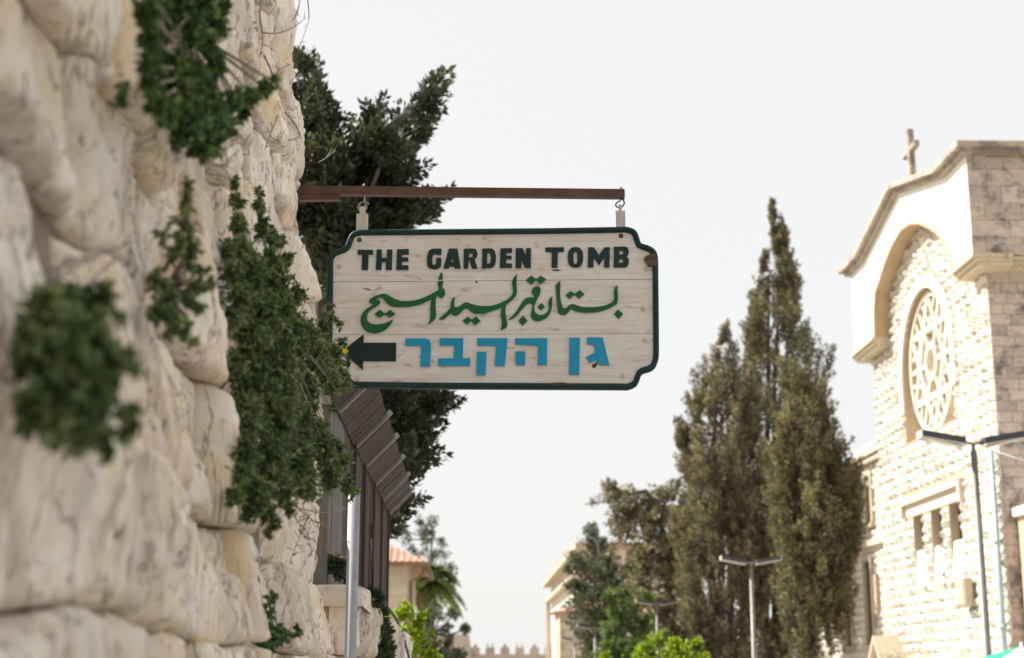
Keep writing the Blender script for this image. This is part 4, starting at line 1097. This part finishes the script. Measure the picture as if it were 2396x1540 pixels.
for a, b, c_, d_ in WH:
    wn = MB().box((WXX - 0.02, a, c_), (WXX + 0.05, b, d_)).build('window', M['dark_glass'], church)
    MB().box((WXX - 0.14, a - 0.16, c_), (WXX + 0.05, a - 0.002, d_)).box((WXX - 0.14, b + 0.002, c_), (WXX + 0.05, b + 0.16, d_)).box((WXX - 0.14, a - 0.16, d_ + 0.002), (WXX + 0.05, b + 0.16, d_ + 0.2)).build('frame', M['trim'], wn)
    MB().box((WXX - 0.2, a - 0.2, c_ - 0.16), (WXX + 0.05, b + 0.2, c_ - 0.002)).build('sill', M['trim'], wn)
MB().box((WXX - 0.3, YF + 0.02, wtop - 0.3), (21, 72.2, wtop - 0.1)).box((WXX - 0.4, YF + 0.02, wtop - 0.098), (21, 72.3, wtop + 0.08)).build('cornice', M['trim'], church)
MB().box((WXX - 0.25, YF + 0.02, wz - 1.55), (WXX + 0.05, 72, wz - 1.35)).build('string_course', M['trim'], church)
M['slate'] = simple('blue_grey_roof_sheet', (0.24, 0.29, 0.36), (0.30, 0.36, 0.43), 2, 0.5)
MB().add([(WXX - 0.1, YF + 0.02, wtop + 0.1), (WXX - 0.1, 72, wtop + 0.1), (18, 72, wtop + 2.4), (18, YF + 0.02, wtop + 2.4), (21, 72, wtop + 0.1), (21, YF + 0.02, wtop + 0.1)], [(0, 1, 2, 3), (3, 2, 4, 5), (0, 3, 5), (1, 4, 2), (0, 5, 4, 1)]).build('roof', M['slate'], church)
# annex in front of the shaded side
ax0 = PX(2354, 1200, 12.32)
AX = 12.95
annex = thing('stone_annex', 'low stone annex with a white coping against the shaded church side', 'building', (14, 34.4, 0))
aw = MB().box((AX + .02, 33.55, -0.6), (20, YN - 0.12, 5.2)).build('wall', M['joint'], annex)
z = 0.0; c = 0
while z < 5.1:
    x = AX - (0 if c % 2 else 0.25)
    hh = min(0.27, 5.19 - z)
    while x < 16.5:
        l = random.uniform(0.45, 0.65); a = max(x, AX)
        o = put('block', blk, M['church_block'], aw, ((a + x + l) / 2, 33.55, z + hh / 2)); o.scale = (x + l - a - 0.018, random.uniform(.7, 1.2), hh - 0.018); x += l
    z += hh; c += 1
MB().box((AX - 0.1, 33.42, 5.203), (20, YN - 0.12, 5.42), 0.02).build('coping', M['stucco'], annex)
# electric box and cable
M['box'] = simple('beige_cabinet', (0.40, 0.34, 0.24), (0.47, 0.41, 0.30), 4, 0.6)
e0 = PX(2258, 1386, CX - 0.2)
eb = MB().box((CX - 0.34, e0.y - 0.36, e0.z - 0.36), (CX - 0.1, e0.y + 0.36, e0.z + 0.36), 0.03).box((CX - 0.101, e0.y - 0.2, e0.z - 0.2), (CX + 0.03, e0.y + 0.2, e0.z + 0.2)).box((CX - 0.355, e0.y - 0.3, e0.z - 0.3), (CX - 0.341, e0.y + 0.3, e0.z + 0.3)).build('electric_box', M['box'])
tag(eb, 'beige electric box fixed to the church front under the three windows', 'electric box')
M['black_cable'] = simple('black_cable', (0.015, 0.015, 0.015), (0.03, 0.03, 0.03), 5, 0.5)
M['grey_cable'] = simple('grey_cable', (0.25, 0.25, 0.24), (0.32, 0.32, 0.3), 5, 0.6)
wc = [(CX - 0.12, e0.y - 0.2, e0.z - 0.38), (CX - 0.14, e0.y - 0.6, e0.z - 0.55), (CX - 0.14, e0.y - 1.4, e0.z - 0.30), (CX - 0.14, ydp + 0.1, e0.z - 0.1)]
tag(MB().tube(wc, 0.018, 6).build('cable', M['grey_cable'], None, True), 'thin grey cable looping from the electric box to the drainpipe', 'cable')
ca = PX(2325, 1055, CX - 0.15)
tag(MB().tube([ca, (13.2, 34.9, ca.z - 0.42), (15, 34.0, ca.z - 0.75), (18.5, 33, ca.z - 0.5)], 0.02, 6).build('cable', M['grey_cable'], None, True), 'slack overhead cable leaving the church corner at the pipe top', 'cable')

# ------------------------------------------------------------------ street lamps
M['lamp_post'] = simple('brown_grey_lamp_post', (0.16, 0.145, 0.13), (0.23, 0.21, 0.19), 5, 0.5, metal=0.3)
M['lamp_dark'] = simple('dark_lamp_housing', (0.022, 0.024, 0.035), (0.04, 0.042, 0.055), 8, 0.4)
M['lamp_pale'] = simple('pale_lamp_edge', (0.42, 0.37, 0.31), (0.52, 0.47, 0.40), 8, 0.5)
M['lens'] = simple('lamp_lens', (0.5, 0.47, 0.42), (0.6, 0.57, 0.5), 8, 0.3)
def lamp(px, py, Y, half, label):
    q = P(px, py, Y); x0, z0 = q.x, q.z
    g_ = gz(Y)
    t = thing('street_lamp', label, 'street lamp', (x0, Y, g_), 'twin street lamps along the road')
    MB().tube([(x0, Y, g_ - 0.1), (x0, Y, g_ + 0.9), (x0, Y, g_ + 0.95), (x0, Y, z0 - 0.12)], [0.095, 0.095, 0.065, 0.048], 14).build('post', M['lamp_post'], t, True)
    MB().tube([(x0, Y, z0 - 0.14), (x0, Y, z0 - 0.0)], 0.03, 10).tube([(x0 - 0.2, Y, z0 + 0.03), (x0, Y, z0 - 0.005), (x0 + 0.2, Y, z0 + 0.03)], 0.022, 8).build('bracket', M['lamp_post'], t, True)
    for s in (-1, 1):
        a, b = 0.15, half; za, zb = z0 + 0.02, z0 + 0.02 + (half - 0.15) * 0.17
        def bx(dz0, dz1, w, a=a, b=b, e=0):
            v = []
            for x, zc in ((a, za), (b, zb)):
                for yy in (-w, w):
                    for dz in (dz0, dz1): v.append((x0 + s * x, Y + yy, zc + dz))
            return MB().add(v, [(0, 1, 3, 2), (4, 6, 7, 5), (0, 4, 5, 1), (2, 3, 7, 6), (0, 2, 6, 4), (1, 5, 7, 3)])
        hd = bx(-0.035, 0.06, 0.14).build('lamp_head', M['lamp_dark'], t)
        bx(-0.062, -0.036, 0.145).build('rim', M['lamp_pale'], hd)
        bx(-0.07, -0.063, 0.11, a + 0.08, b - 0.06).build('lens', M['lens'], hd)
        MB().box((x0 + s * (b + 0.012) - 0.012, Y - 0.146, zb - 0.066), (x0 + s * (b + 0.012) + 0.012, Y + 0.146, zb + 0.066), 0.008).build('end_cap', M['lamp_pale'], hd)
lamp(2277, 1038, 22.6, 0.80, 'tall twin headed street lamp in front of the church facade')
lamp(1757, 1318, 41, 0.80, 'twin headed street lamp before the tallest cypress')
lamp(1537, 1414, 59, 0.80, 'twin headed street lamp before the drooping pine')
lamp(1392, 1470, 72, 0.80, 'small far twin headed street lamp before the dark bushy pine')
lamp(1345, 1498, 93, 0.80, 'tiny farthest twin headed street lamp before the far stone house')

# green parasol by the church
M['green_cloth'] = simple('bright_green_canvas', (0.01, 0.32, 0.16), (0.02, 0.42, 0.23), 3, 0.7)
M['white_cloth'] = simple('white_canvas', (0.7, 0.72, 0.68), (0.78, 0.8, 0.76), 3, 0.7)
u0 = P(2390, 1512, 20)
par = thing('parasol', 'green and white market parasol below the street lamp', 'parasol', (u0.x, 20, 0))
MB().tube([(u0.x, 20, -0.05), (u0.x, 20, u0.z + 0.05)], 0.022, 8).tube([(u0.x, 20, -0.05), (u0.x, 20, 0.08)], 0.22, 16).build('pole', M['white_cloth'], par, True)
for k in range(8):
    a0, a1 = k * math.pi / 4, (k + 1) * math.pi / 4
    v = []
    for i in range(5):
        r_ = 0.34 * i / 4 * 1.0; zz_ = u0.z - 0.11 * (i / 4) ** 1.4
        for a in (a0, (a0 + a1) / 2, a1):
            sag = 0.0 if a != (a0 + a1) / 2 else -0.008 * i
            v.append((u0.x + r_ * 3.2 * math.cos(a), 20 + r_ * 3.2 * math.sin(a), zz_ * 1.0 - 0.22 * (i/4) + sag))
    f = [(i*3+j, i*3+j+1, i*3+j+4, i*3+j+3) for i in range(4) for j in range(2)]
    MB().add(v, f).build('canopy_panel', M['green_cloth'] if k % 2 == 0 else M['white_cloth'], par, True)

# ------------------------------------------------------------------ tiled house on the left
M['cream'] = simple('cream_render', (0.50, 0.43, 0.33), (0.58, 0.51, 0.41), 1, 0.9, 0.2, 12, 0.01)
M['tile'] = simple('terracotta_tiles', (0.42, 0.20, 0.13), (0.55, 0.33, 0.24), 2, 0.85, 0.6, 6, 0.04)
M['eave'] = simple('brown_eave_boards', (0.16, 0.10, 0.06), (0.24, 0.16, 0.10), 3, 0.8)
hx = P(955, 1400, 60).x; hz_ = P(940, 1316, 60).z
house = thing('tiled_house', 'cream house with terracotta roof behind the board fence', 'house', (hx - 4, 63, 0))
hw = MB().box((hx - 8, 60, -1.2), (hx, 68, hz_)).build('wall', M['cream'], house)
hb_ = MB().box((-.5, -0.03, -.5), (.5, 0.02, .5)).me('stone')
for c in range(int(hz_ / 0.45)):
    for k in range(5):
        o = put('stone', hb_, M['cream'], hw, (hx - 0.35 - k * 0.72 - (0.36 if c % 2 else 0), 60, 0.23 + c * 0.45)); o.scale = (0.69, 1, 0.42)
rf = MB().add([(hx - 8.7, 59.3, hz_ - 0.02), (hx + 0.75, 59.3, hz_ - 0.02), (hx + 0.75, 68.7, hz_ - 0.02), (hx - 8.7, 68.7, hz_ - 0.02), (hx - 4, 63, hz_ + 2.1), (hx - 4, 65, hz_ + 2.1)], [(0, 1, 4), (1, 2, 5, 4), (2, 3, 5), (3, 0, 4, 5), (3, 2, 1, 0)]).build('roof', M['tile'], house)
rt = MB().tube([(0, 0, 0), (0, 3.9, 2.22)], 0.09, 6).me('roof_tile')
for k in range(18):
    x = hx + 0.55 - k * 0.26; f = max(0.1, 1 - max(0, (x - hx + 4)) / 4.75) if x > hx - 4 else 1
    o = put('tile_row', rt, M['tile'], rf, (x, 59.3, hz_ + 0.0)); o.scale = (1, f, f)
MB().box((hx - 8.6, 59.25, hz_ - 0.2), (hx + 0.8, 59.4, hz_ - 0.03)).box((hx + 0.66, 59.402, hz_ - 0.2), (hx + 0.8, 68.6, hz_ - 0.03)).build('eave', M['eave'], rf)
MB().tube([(hx + 0.7, 59.5, hz_ - 0.2), (hx + 0.5, 59.7, hz_ - 0.55), (hx + 0.1, 59.9, hz_ - 0.75), (hx + 0.1, 59.9, 0)], 0.07, 8).build('downpipe', M['eave'], house, True)
wn = MB().box((hx - 0.02, 62, 1.6), (hx + 0.04, 63.1, 3.4)).build('window', M['dark_glass'], house)
MB().box((hx - 0.02, 61.85, 1.45), (hx + 0.1, 63.25, 1.59)).build('sill', M['trim'], wn)

# ------------------------------------------------------------------ cream house and stone house on the right, far
M['white_wall'] = simple('whitewashed_wall', (0.62, 0.57, 0.48), (0.70, 0.65, 0.56), 0.5, 0.9)
M['blue_glass'] = simple('pale_shop_glass', (0.20, 0.25, 0.28), (0.36, 0.42, 0.45), 0.8, 0.2)
t1 = lambda x, y: ((2000 + x / 3.29) / 1.60267, (2000 + y / 3.29) / 1.60267)
HX = 8.1
ftop = PX(*t1(225, 615), HX); y_far = ftop.y; y_near = 105.0
ch = thing('cream_house', 'cream flat roofed house with glazed upper storey beyond the pine', 'house', (HX + 4, 120, 0))
MB().box((HX, y_near, -2.6), (HX + 8, y_far, ftop.z - 0.4)).build('wall', M['white_wall'], ch)
MB().box((HX - 0.9, y_near - 0.5, ftop.z - 0.398), (HX + 8.4, y_far + 1.0, ftop.z)).build('roof_slab', M['trim'], ch)
sz0 = PX(*t1(250, 800), HX).z; sz1 = ftop.z - 0.42
MB().box((HX - 0.7, y_near - 0.3, sz0 - 0.3), (HX - 0.002, y_far + 0.6, sz0)).build('balcony', M['trim'], ch)
yy = y_near + 0.5
while yy < y_far - 1.5:
    wn = MB().box((HX - 0.06, yy, sz0 + 0.3), (HX - 0.003, yy + 2.4, sz1 - 0.2)).build('window', M['blue_glass'], ch)
    MB().box((HX - 0.12, yy + 1.12, sz0 + 0.3), (HX - 0.061, yy + 1.28, sz1 - 0.2)).box((HX - 0.12, yy - 0.12, sz0 + 0.3), (HX - 0.061, yy + 0.1, sz1 - 0.2)).build('mullion', M['pale_frame'], wn)
    yy += 3.0
MB().box((HX - 0.55, y_far - 0.1, -2.6), (HX - 0.15, y_far + 0.4, sz0 - 0.302)).build('pillar', M['trim'], ch)
rl = MB()
for k in range(14): rl.tube([(HX - 0.7, y_near + k * (y_far - y_near) / 13, ftop.z - 0.02), (HX - 0.7, y_near + k * (y_far - y_near) / 13, ftop.z + 0.75)], 0.025, 5)
rl.tube([(HX - 0.7, y_near, ftop.z + 0.75), (HX - 0.7, y_far, ftop.z + 0.75)], 0.03, 5).tube([(HX - 0.7, y_near, ftop.z + 0.4), (HX - 0.7, y_far, ftop.z + 0.4)], 0.035, 5)
rl.build('railing', M['pale_frame'], ch)
M['grey_stone'] = stonemat('grey_stone_house_wall', (0.34, 0.29, 0.25), (0.44, 0.38, 0.33), 0.2)
g0 = P(*t1(325, 965), 97); 
sh = thing('stone_house', 'small grey stone house with red tiled roof behind the far lamps', 'house', (g0.x + 3, 100, gz(100)))
sw_ = MB().box((g0.x, 97, -2), (g0.x + 7, 103, g0.z)).build('wall', M['joint'], sh)
for c in range(int((g0.z + 1.6) / 0.42)):
    for k in range(9):
        o = put('stone', hb_, M['grey_stone'], sw_, (g0.x + 0.35 + k * 0.76 + (0.3 if c % 2 else 0), 97, -1.4 + c * 0.42)); o.scale = (0.72, 1.5, 0.385)
MB().add([(g0.x - 0.4, 96.6, g0.z), (g0.x + 7.4, 96.6, g0.z), (g0.x + 7.4, 103.4, g0.z), (g0.x - 0.4, 103.4, g0.z), (g0.x + 3.5, 100, g0.z + 1.3)], [(0, 1, 4), (1, 2, 4), (2, 3, 4), (3, 0, 4), (3, 2, 1, 0)]).build('roof', M['tile'], sh)

# ------------------------------------------------------------------ old city wall
M['city_stone'] = stonemat('old_city_wall_stone', (0.44, 0.36, 0.29), (0.53, 0.45, 0.37), 0.15)
t2 = lambda x, y: ((1600 + x / 4.792) / 1.60267, (2200 + y / 4.792) / 1.60267)
CY = 224
cwz = P(*t2(1000, 1215), CY).z; mz = P(*t2(1000, 1092), CY).z
cwl = thing('city_wall', 'old crenellated city wall closing the far end of the street', 'wall', (5, CY, 0))
MB().box((-40, CY, -4), (60, CY + 3, cwz)).build('wall', M['city_stone'], cwl)
mh = mz - cwz
mer = MB().box((-0.65, 0, -0.02), (0.65, 0.9, mh * 0.999), 0.03).box((-0.3, 0.1, mh), (0.3, 0.8, mh + 0.26)).box((-0.16, 0.2, mh + 0.262), (0.16, 0.7, mh + 0.5)).me('merlon')
mer2 = MB().box((-0.65, 0, -0.02), (0.65, 0.9, mh * 0.999), 0.03).box((-0.45, 0.2, mh), (-0.25, 0.7, mh + 0.6)).box((0.25, 0.2, mh), (0.45, 0.7, mh + 0.6)).me('merlon')
step = (P(*t2(1405, 1100), CY).x - P(*t2(1140, 1100), CY).x)
x = P(*t2(1140, 1100), CY).x - 18 * step
for k in range(44):
    put('merlon', mer if k % 2 else mer2, M['city_stone'], cwl, (x + k * step, CY, cwz))
tw = P(*t2(640, 900), CY).x; tz_ = P(*t2(720, 860), CY).z
MB().add([(tw - 6, CY - 1.5, -4), (P(*t2(795, 1000), CY).x, CY - 1.5, -4), (P(*t2(795, 1000), CY).x, CY - 1.5, mz), (P(*t2(760, 1000), CY).x, CY - 1.5, tz_), (tw - 6, CY - 1.5, tz_), 
          (tw - 6, CY + 4, -4), (P(*t2(795, 1000), CY).x, CY + 4, -4), (P(*t2(795, 1000), CY).x, CY + 4, mz), (P(*t2(760, 1000), CY).x, CY + 4, tz_), (tw - 6, CY + 4, tz_)], [(0, 1, 2, 3, 4), (9, 8, 7, 6, 5), (0, 5, 6, 1), (1, 6, 7, 2), (2, 7, 8, 3), (3, 8, 9, 4), (4, 9, 5, 0)]).build('tower', M['city_stone'], cwl)

# black cable by the low wall
cb_ = [P(872, 1388, 12.0), P(900, 1412, 12.3), P(925, 1445, 12.6), P(945, 1490, 13), P(958, 1545, 13.4), P(964, 1640, 13.6), ]
cb_.append(Vector((cb_[-1].x, cb_[-1].y, -0.02)))
tag(MB().tube([Vector((FX + 0.02, 12.0, 2.75))] + cb_, 0.011, 6).build('cable', M['black_cable'], None, True), 'black cable hanging off the board fence past the green vine', 'cable')

# ------------------------------------------------------------------ plants on the rock wall
def wplant(name, label, cat, clumps, mat, per, ln, wd, root, stemr=0.006, rich=True, hang=0.5, singles=0, stem_mat='twig', dens=1.0):
    """clumps: (px, py, radius px, offset from the wall face); sprays of leaves on stems from the root"""
    r0 = PW(*root)
    t = thing(name, label, cat, r0[:])
    p = []; d = []; nr = []; st = MB()
    for (x, y, r, off) in clumps:
        c = PW(x, y, off); rad = r * c.y / FPX
        mid = (r0 + c) / 2 + Vector((0.03, 0, -0.05 * (c - r0).length))
        mid.x = max(mid.x, wallX(mid.y, mid.z) + 0.03)
        st.tube([r0, mid, c], [stemr, stemr * .7, stemr * .3], 5)
        m = max(3, int(dens * r * r / 70))
        for k in range(m):
            v = Vector((random.gauss(0, 1) * 0.55, random.gauss(0, 1) * 0.9, random.gauss(0, 1)))
            v = v.normalized() * rad * random.random() ** 0.45
            s0 = c + v * 0.35; s1 = c + v * 1.05 + Vector((0, 0, -rad * hang * random.random()))
            s1.x = max(s1.x, wallX(s1.y, s1.z) + 0.012)
            ax = (s1 - s0)
            if ax.length < 1e-4: continue
            st.tube([s0, s1], [stemr * .3, stemr * .12], 4, False)
            q = max(5, per)
            for i in range(q):
                f = (i + random.random()) / q
                pt = s0 + ax * f
                o = Vector((random.gauss(0, 1), random.gauss(0, 1), random.gauss(0, 1) + 0.2)).normalized()
                p.append(pt[:]); d.append((o * 0.9 + ax.normalized() * 0.5)[:])
                nr.append((Vector((0.35, -0.6, 0.7)) + Vector((random.gauss(0, .6), random.gauss(0, .6), random.gauss(0, .6))))[:])
    p = np.array(p); d = np.array(d); nr = np.array(nr); n = len(p)
    sc = 0.6 + 0.7 * rng.random(n)
    sel = rng.permutation(n)
    a = sel[singles:]
    tag(put('foliage', leafmesh('foliage', p[a], d[a], nr[a], ln * sc[a], wd * sc[a], None, 0.18, rich), mat, t), kind='stuff')
    for i in sel[:singles]:
        put('leaf', leafmesh('leaf', p[i:i+1], d[i:i+1], nr[i:i+1], ln * sc[i:i+1] * 1.1, wd * sc[i:i+1] * 1.1, None, 0.18, True), mat, t)
    st.build('stem', M[stem_mat], t, True)
    return t
wplant('wall_shrub', 'large hanging shrub with a yellow flower beside the sign edge', 'shrub',
  [(545,640,40,.07),(540,580,30,.06),(580,610,40,.08),(630,610,36,.10),(655,720,50,.12),(540,740,34,.06),(545,850,40,.06),(690,820,50,.14),(640,650,40,.1),(548,430,16,.05),(552,470,22,.06),(556,520,28,.07),(562,580,36,.08),(608,450,12,.07),(605,480,20,.08),(612,530,30,.09),(640,560,30,.10),(660,565,16,.11),(665,610,30,.11),(595,640,50,.09),(650,660,50,.11),(565,700,46,.08),(620,730,60,.10),(690,690,34,.13),(680,760,60,.13),(585,800,60,.09),(640,830,70,.12),(720,780,44,.16),(755,770,26,.20),(775,745,16,.22),(740,830,50,.18),(780,830,36,.22),(806,822,14,.25),(770,880,30,.22),(800,870,18,.25),(590,890,66,.09),(650,910,80,.13),(720,900,44,.17),(575,970,60,.08),(640,1000,80,.12),(710,980,50,.17),(745,1010,34,.20),(570,1050,50,.08),(630,1080,70,.12),(700,1070,60,.18),(760,1050,40,.23),(800,1080,30,.26),(790,1040,18,.25),(815,1130,26,.27),(825,1155,14,.28),(770,1110,40,.24),(560,1110,40,.07),(600,1150,46,.10),(660,1140,40,.14),(720,1130,40,.19),(550,1160,26,.07),(590,1190,30,.09),(625,1200,26,.11),(640,1225,16,.12),(628,1245,10,.12),(735,950,14,.2),(790,755,14,.22),(800,800,16,.24),(814,850,14,.26),(808,888,18,.26),(785,905,20,.24),(820,900,10,.27),(775,955,14,.22),(675,1190,14,.15)],
  M['wall_leaf'], 12, 0.018, 0.0085, (600, 700, 0.02), 0.004, True, 0.35, 160, dens=2.9)
wplant('wall_ivy', 'thick ivy clump hanging from the top of the rock wall', 'ivy',
  [(345,30,30,.12),(350,90,28,.12),(345,150,24,.12),(350,200,22,.12),(365,240,24,.12),(390,260,30,.12),(360,20,34,.08),(420,10,40,.10),(480,10,40,.12),(520,20,24,.14),(380,70,30,.08),(450,60,50,.12),(510,60,26,.14),(490,100,30,.13),(360,120,34,.07),(500,140,26,.13),(400,140,40,.09),(440,170,50,.11),(370,190,30,.07),(420,220,56,.10),(480,200,44,.13),(510,170,16,.14),(450,260,54,.12),(500,250,44,.14),(545,235,30,.17),(585,220,24,.20),(620,205,18,.23),(645,195,9,.25),(570,260,20,.18),(470,310,46,.12),(520,290,36,.15),(430,300,34,.10),(470,345,26,.12),(415,335,14,.09),(545,300,16,.17),(510,330,22,.15)],
  M['wall_leaf2'], 9, 0.019, 0.013, (420, 60, 0.01), 0.006, True, 0.5, 80, dens=1.7)
wplant('wall_weed', 'straggly weed with an upright sprig left of the hanging shrub', 'weed',
  [(440,430,9,.10),(437,455,14,.10),(432,480,20,.09),(425,510,24,.09),(430,545,24,.09),(420,575,28,.09),(460,580,22,.12),(450,610,26,.11),(470,640,20,.13),(400,600,24,.07),(380,650,34,.06),(485,665,14,.14),(455,660,22,.12),(390,700,44,.07),(440,700,26,.11),(465,715,14,.12),(400,750,36,.08),(430,770,26,.10),(440,800,14,.10),(370,740,30,.06),(375,550,18,.05)],
  M['wall_leaf'], 7, 0.018, 0.012, (385, 680, 0.01), 0.004, True, 0.3, 60, dens=0.8)
wplant('wall_bush', 'blurred low bush with dry twigs near the wall foot stones', 'bush',
  [(60,760,24,.05),(55,850,26,.05),(270,740,20,.15),(300,830,14,.18),(310,860,10,.19),(250,880,26,.15),(70,1000,20,.07),(180,1050,14,.12),(300,1010,10,.18),(150,700,50,.08),(100,720,50,.07),(200,710,50,.10),(250,690,30,.13),(80,790,50,.07),(150,780,70,.10),(220,770,50,.13),(285,850,26,.17),(110,860,60,.08),(180,860,70,.12),(240,840,44,.14),(90,940,50,.08),(160,940,70,.11),(230,930,50,.14),(60,960,30,.06),(130,1000,40,.10),(205,1000,40,.13),(290,960,24,.17),(300,990,20,.18),(240,1020,28,.15),(260,1065,18,.16),(215,1050,18,.14)],
  M['wall_leaf'], 7, 0.017, 0.012, (130, 760, 0.01), 0.003, True, 0.4, 40, dens=0.8)
wplant('wall_seedling', 'small leafy seedling rooted in the lowest joint by the pole', 'plant',
  [(638,1395,9,.06),(628,1412,13,.06),(622,1440,14,.06),(618,1462,18,.05),(640,1470,20,.07),(665,1480,18,.09),(690,1480,14,.11),(610,1490,22,.05),(640,1500,24,.07),(608,1515,16,.05),(630,1525,16,.06)],
  M['wall_leaf2'], 7, 0.024, 0.017, (612, 1510, 0.0), 0.004, True, 0.1, 60, dens=0.9)
wplant('ivy_sprig', 'tiny ivy sprig alone on the bare cream stone', 'ivy', [(287,205,6,.05),(284,222,8,.05),(284,240,9,.06)], M['wall_leaf2'], 5, 0.016, 0.013, (290, 195, 0.0), 0.002, True, 0.2, 6, dens=4)

def garden_weed():
    t = thing('garden_weed', 'dusty green weeds spilling over the low garden wall by the pole', 'weed', (GX + 0.05, 9.6, 1.9))
    p = []; d = []; nr = []
    for (x, y, r, Y) in [(872,1400,18,9.4),(860,1430,20,9.3),(880,1440,22,9.5),(866,1470,24,9.4),(890,1480,24,9.6),(875,1510,26,9.5),(898,1520,22,9.7),(860,1530,22,9.4),(885,1550,30,9.6),(800,1335,16,8.55),(785,1320,14,8.5),(812,1350,10,8.45)]:
        c = P(x, y, Y); rad = r * Y / FPX
        for k in range(int(r * r * 0.8)):
            v = Vector((random.gauss(0, 1), random.gauss(0, 1), random.gauss(0, 1))).normalized() * rad * random.random() ** .4
            p.append((c + v)[:]); d.append((v.normalized() + Vector((0, 0, 0.3)))[:]); nr.append((random.gauss(0, 1), -0.6 + random.gauss(0, .5), 0.5 + random.gauss(0, .5)))
    tag(put('foliage', leafmesh('foliage', np.array(p), np.array(d), np.array(nr), 0.045, 0.014), M['olive_dust'], t), kind='stuff')
    MB().tube([(GX, 9.6, 1.95), (GX + 0.08, 9.5, 1.75), (GX + 0.06, 9.55, 1.5)], [0.008, 0.006, 0.002], 5).build('stem', M['twig'], t, True)
M['olive_dust'] = leafmat('dusty_green_leaves', (0.03, 0.05, 0.025), (0.06, 0.09, 0.045), (0.12, 0.15, 0.085), 0.25, 4)
garden_weed()

# dry twigs and vines
def twigs(name, label, cat, lines, r, mat, off=0.03, side=0.5, buds=0):
    t = None
    mb = MB(); first = None
    for ln_ in lines:
        pts = spline([(a, b) for a, b in ln_], False, 4)
        w_ = [PW(a, b, off) for a, b in pts]
        if first is None: first = w_[0]
        n = len(w_)
        mb.tube(w_, [r * (1 - 0.6 * i / n) for i in range(n)], 5)
        for i in range(1, n - 1, 2):
            if random.random() < side:
                e = w_[i] + Vector((random.gauss(0, .02), random.gauss(0, .04), random.gauss(0, .03)))
                mb.tube([w_[i], (w_[i] + e) / 2 + Vector((0, 0, .006)), e], [r * .5, r * .4, r * .2], 4)
        if buds:
            for i in range(0, n):
                for k in range(buds):
                    e = w_[i] + Vector((random.gauss(0, .012), random.gauss(0, .02), random.gauss(0, .012)))
                    mb.tube([w_[i], e, e + Vector((0, 0, .004))], [r * .35, r * .9, r * .2], 4)
    o = mb.build(name, mat, None, True)
    return tag(o, label, cat)
twigs('dry_vine', 'bare grey vine trailing down the upper end of the rock wall', 'vine', [[(612,0),(608,40),(615,90),(606,140)],[(612,75),(650,78),(690,62),(716,40)],[(720,0),(722,45),(708,90),(696,120)],[(702,0),(695,30),(682,50)],[(618,130),(640,180),(655,250),(630,320),(620,350)],[(655,250),(690,290),(700,320),(660,330),(630,318)],[(640,180),(660,160),(680,150)]], 0.004, M['twig'], 0.06, 0.7)
twigs('dry_twigs', 'tangle of dry grey twigs under the ivy clump', 'twigs', [[(470,340),(500,370),(530,350),(560,320),(575,340)],[(460,330),(490,375),(520,385),(560,350)],[(480,360),(510,390),(545,375)],[(450,330),(470,365),(495,388)],[(340,0),(375,50),(405,100)],[(360,0),(395,50),(420,90)]], 0.0035, M['twig'], 0.10, 0.9)
twigs('dry_twigs', 'dry pale twigs arching over the blurred low bush', 'twigs', [[(120,660),(170,630),(230,600),(300,570),(330,560)],[(100,640),(180,610),(260,580)],[(90,690),(130,640),(160,600)],[(180,700),(230,640),(290,600)]], 0.003, M['twig'], 0.07, 0.8)
twigs('dry_stalks', 'brown dry seed stalks below the hanging shrub by the pole', 'stalks', [[(690,1180),(720,1210),(760,1230),(820,1270)],[(720,1210),(700,1260),(680,1310)],[(700,1190),(760,1200),(815,1190)],[(740,1220),(770,1290),(815,1310)],[(700,1240),(740,1270),(790,1300)],[(680,1200),(720,1250),(730,1300)]], 0.0022, M['brown_twig'], 0.10, 0.9, 2)
twigs('dead_sprig', 'small forked dead sprig on the wall edge above the bar', 'sprig', [[(745,380),(762,370),(775,350)],[(762,370),(785,352)]], 0.003, M['twig'], 0.05, 0.2)
# yellow flower
fc = PW(808, 822, 0.26)
fl = thing('yellow_flower', 'single yellow flower in front of the arrow on the sign', 'flower', fc[:])
for k in range(5):
    a = k * 2 * math.pi / 5
    dv = np.array([[math.cos(a), -0.3, math.sin(a)]])
    put('petal', leafmesh('petal', np.array([fc[:]]), dv, np.array([[0, -1.0, 0.2]]), 0.013, 0.011, None, 0.1, True), M['yellow'], fl)
MB().tube([fc, fc + Vector((-0.03, 0.02, -0.03)), PW(780, 840, 0.22)], 0.0015, 5).build('stalk', M['wall_leaf'], fl)
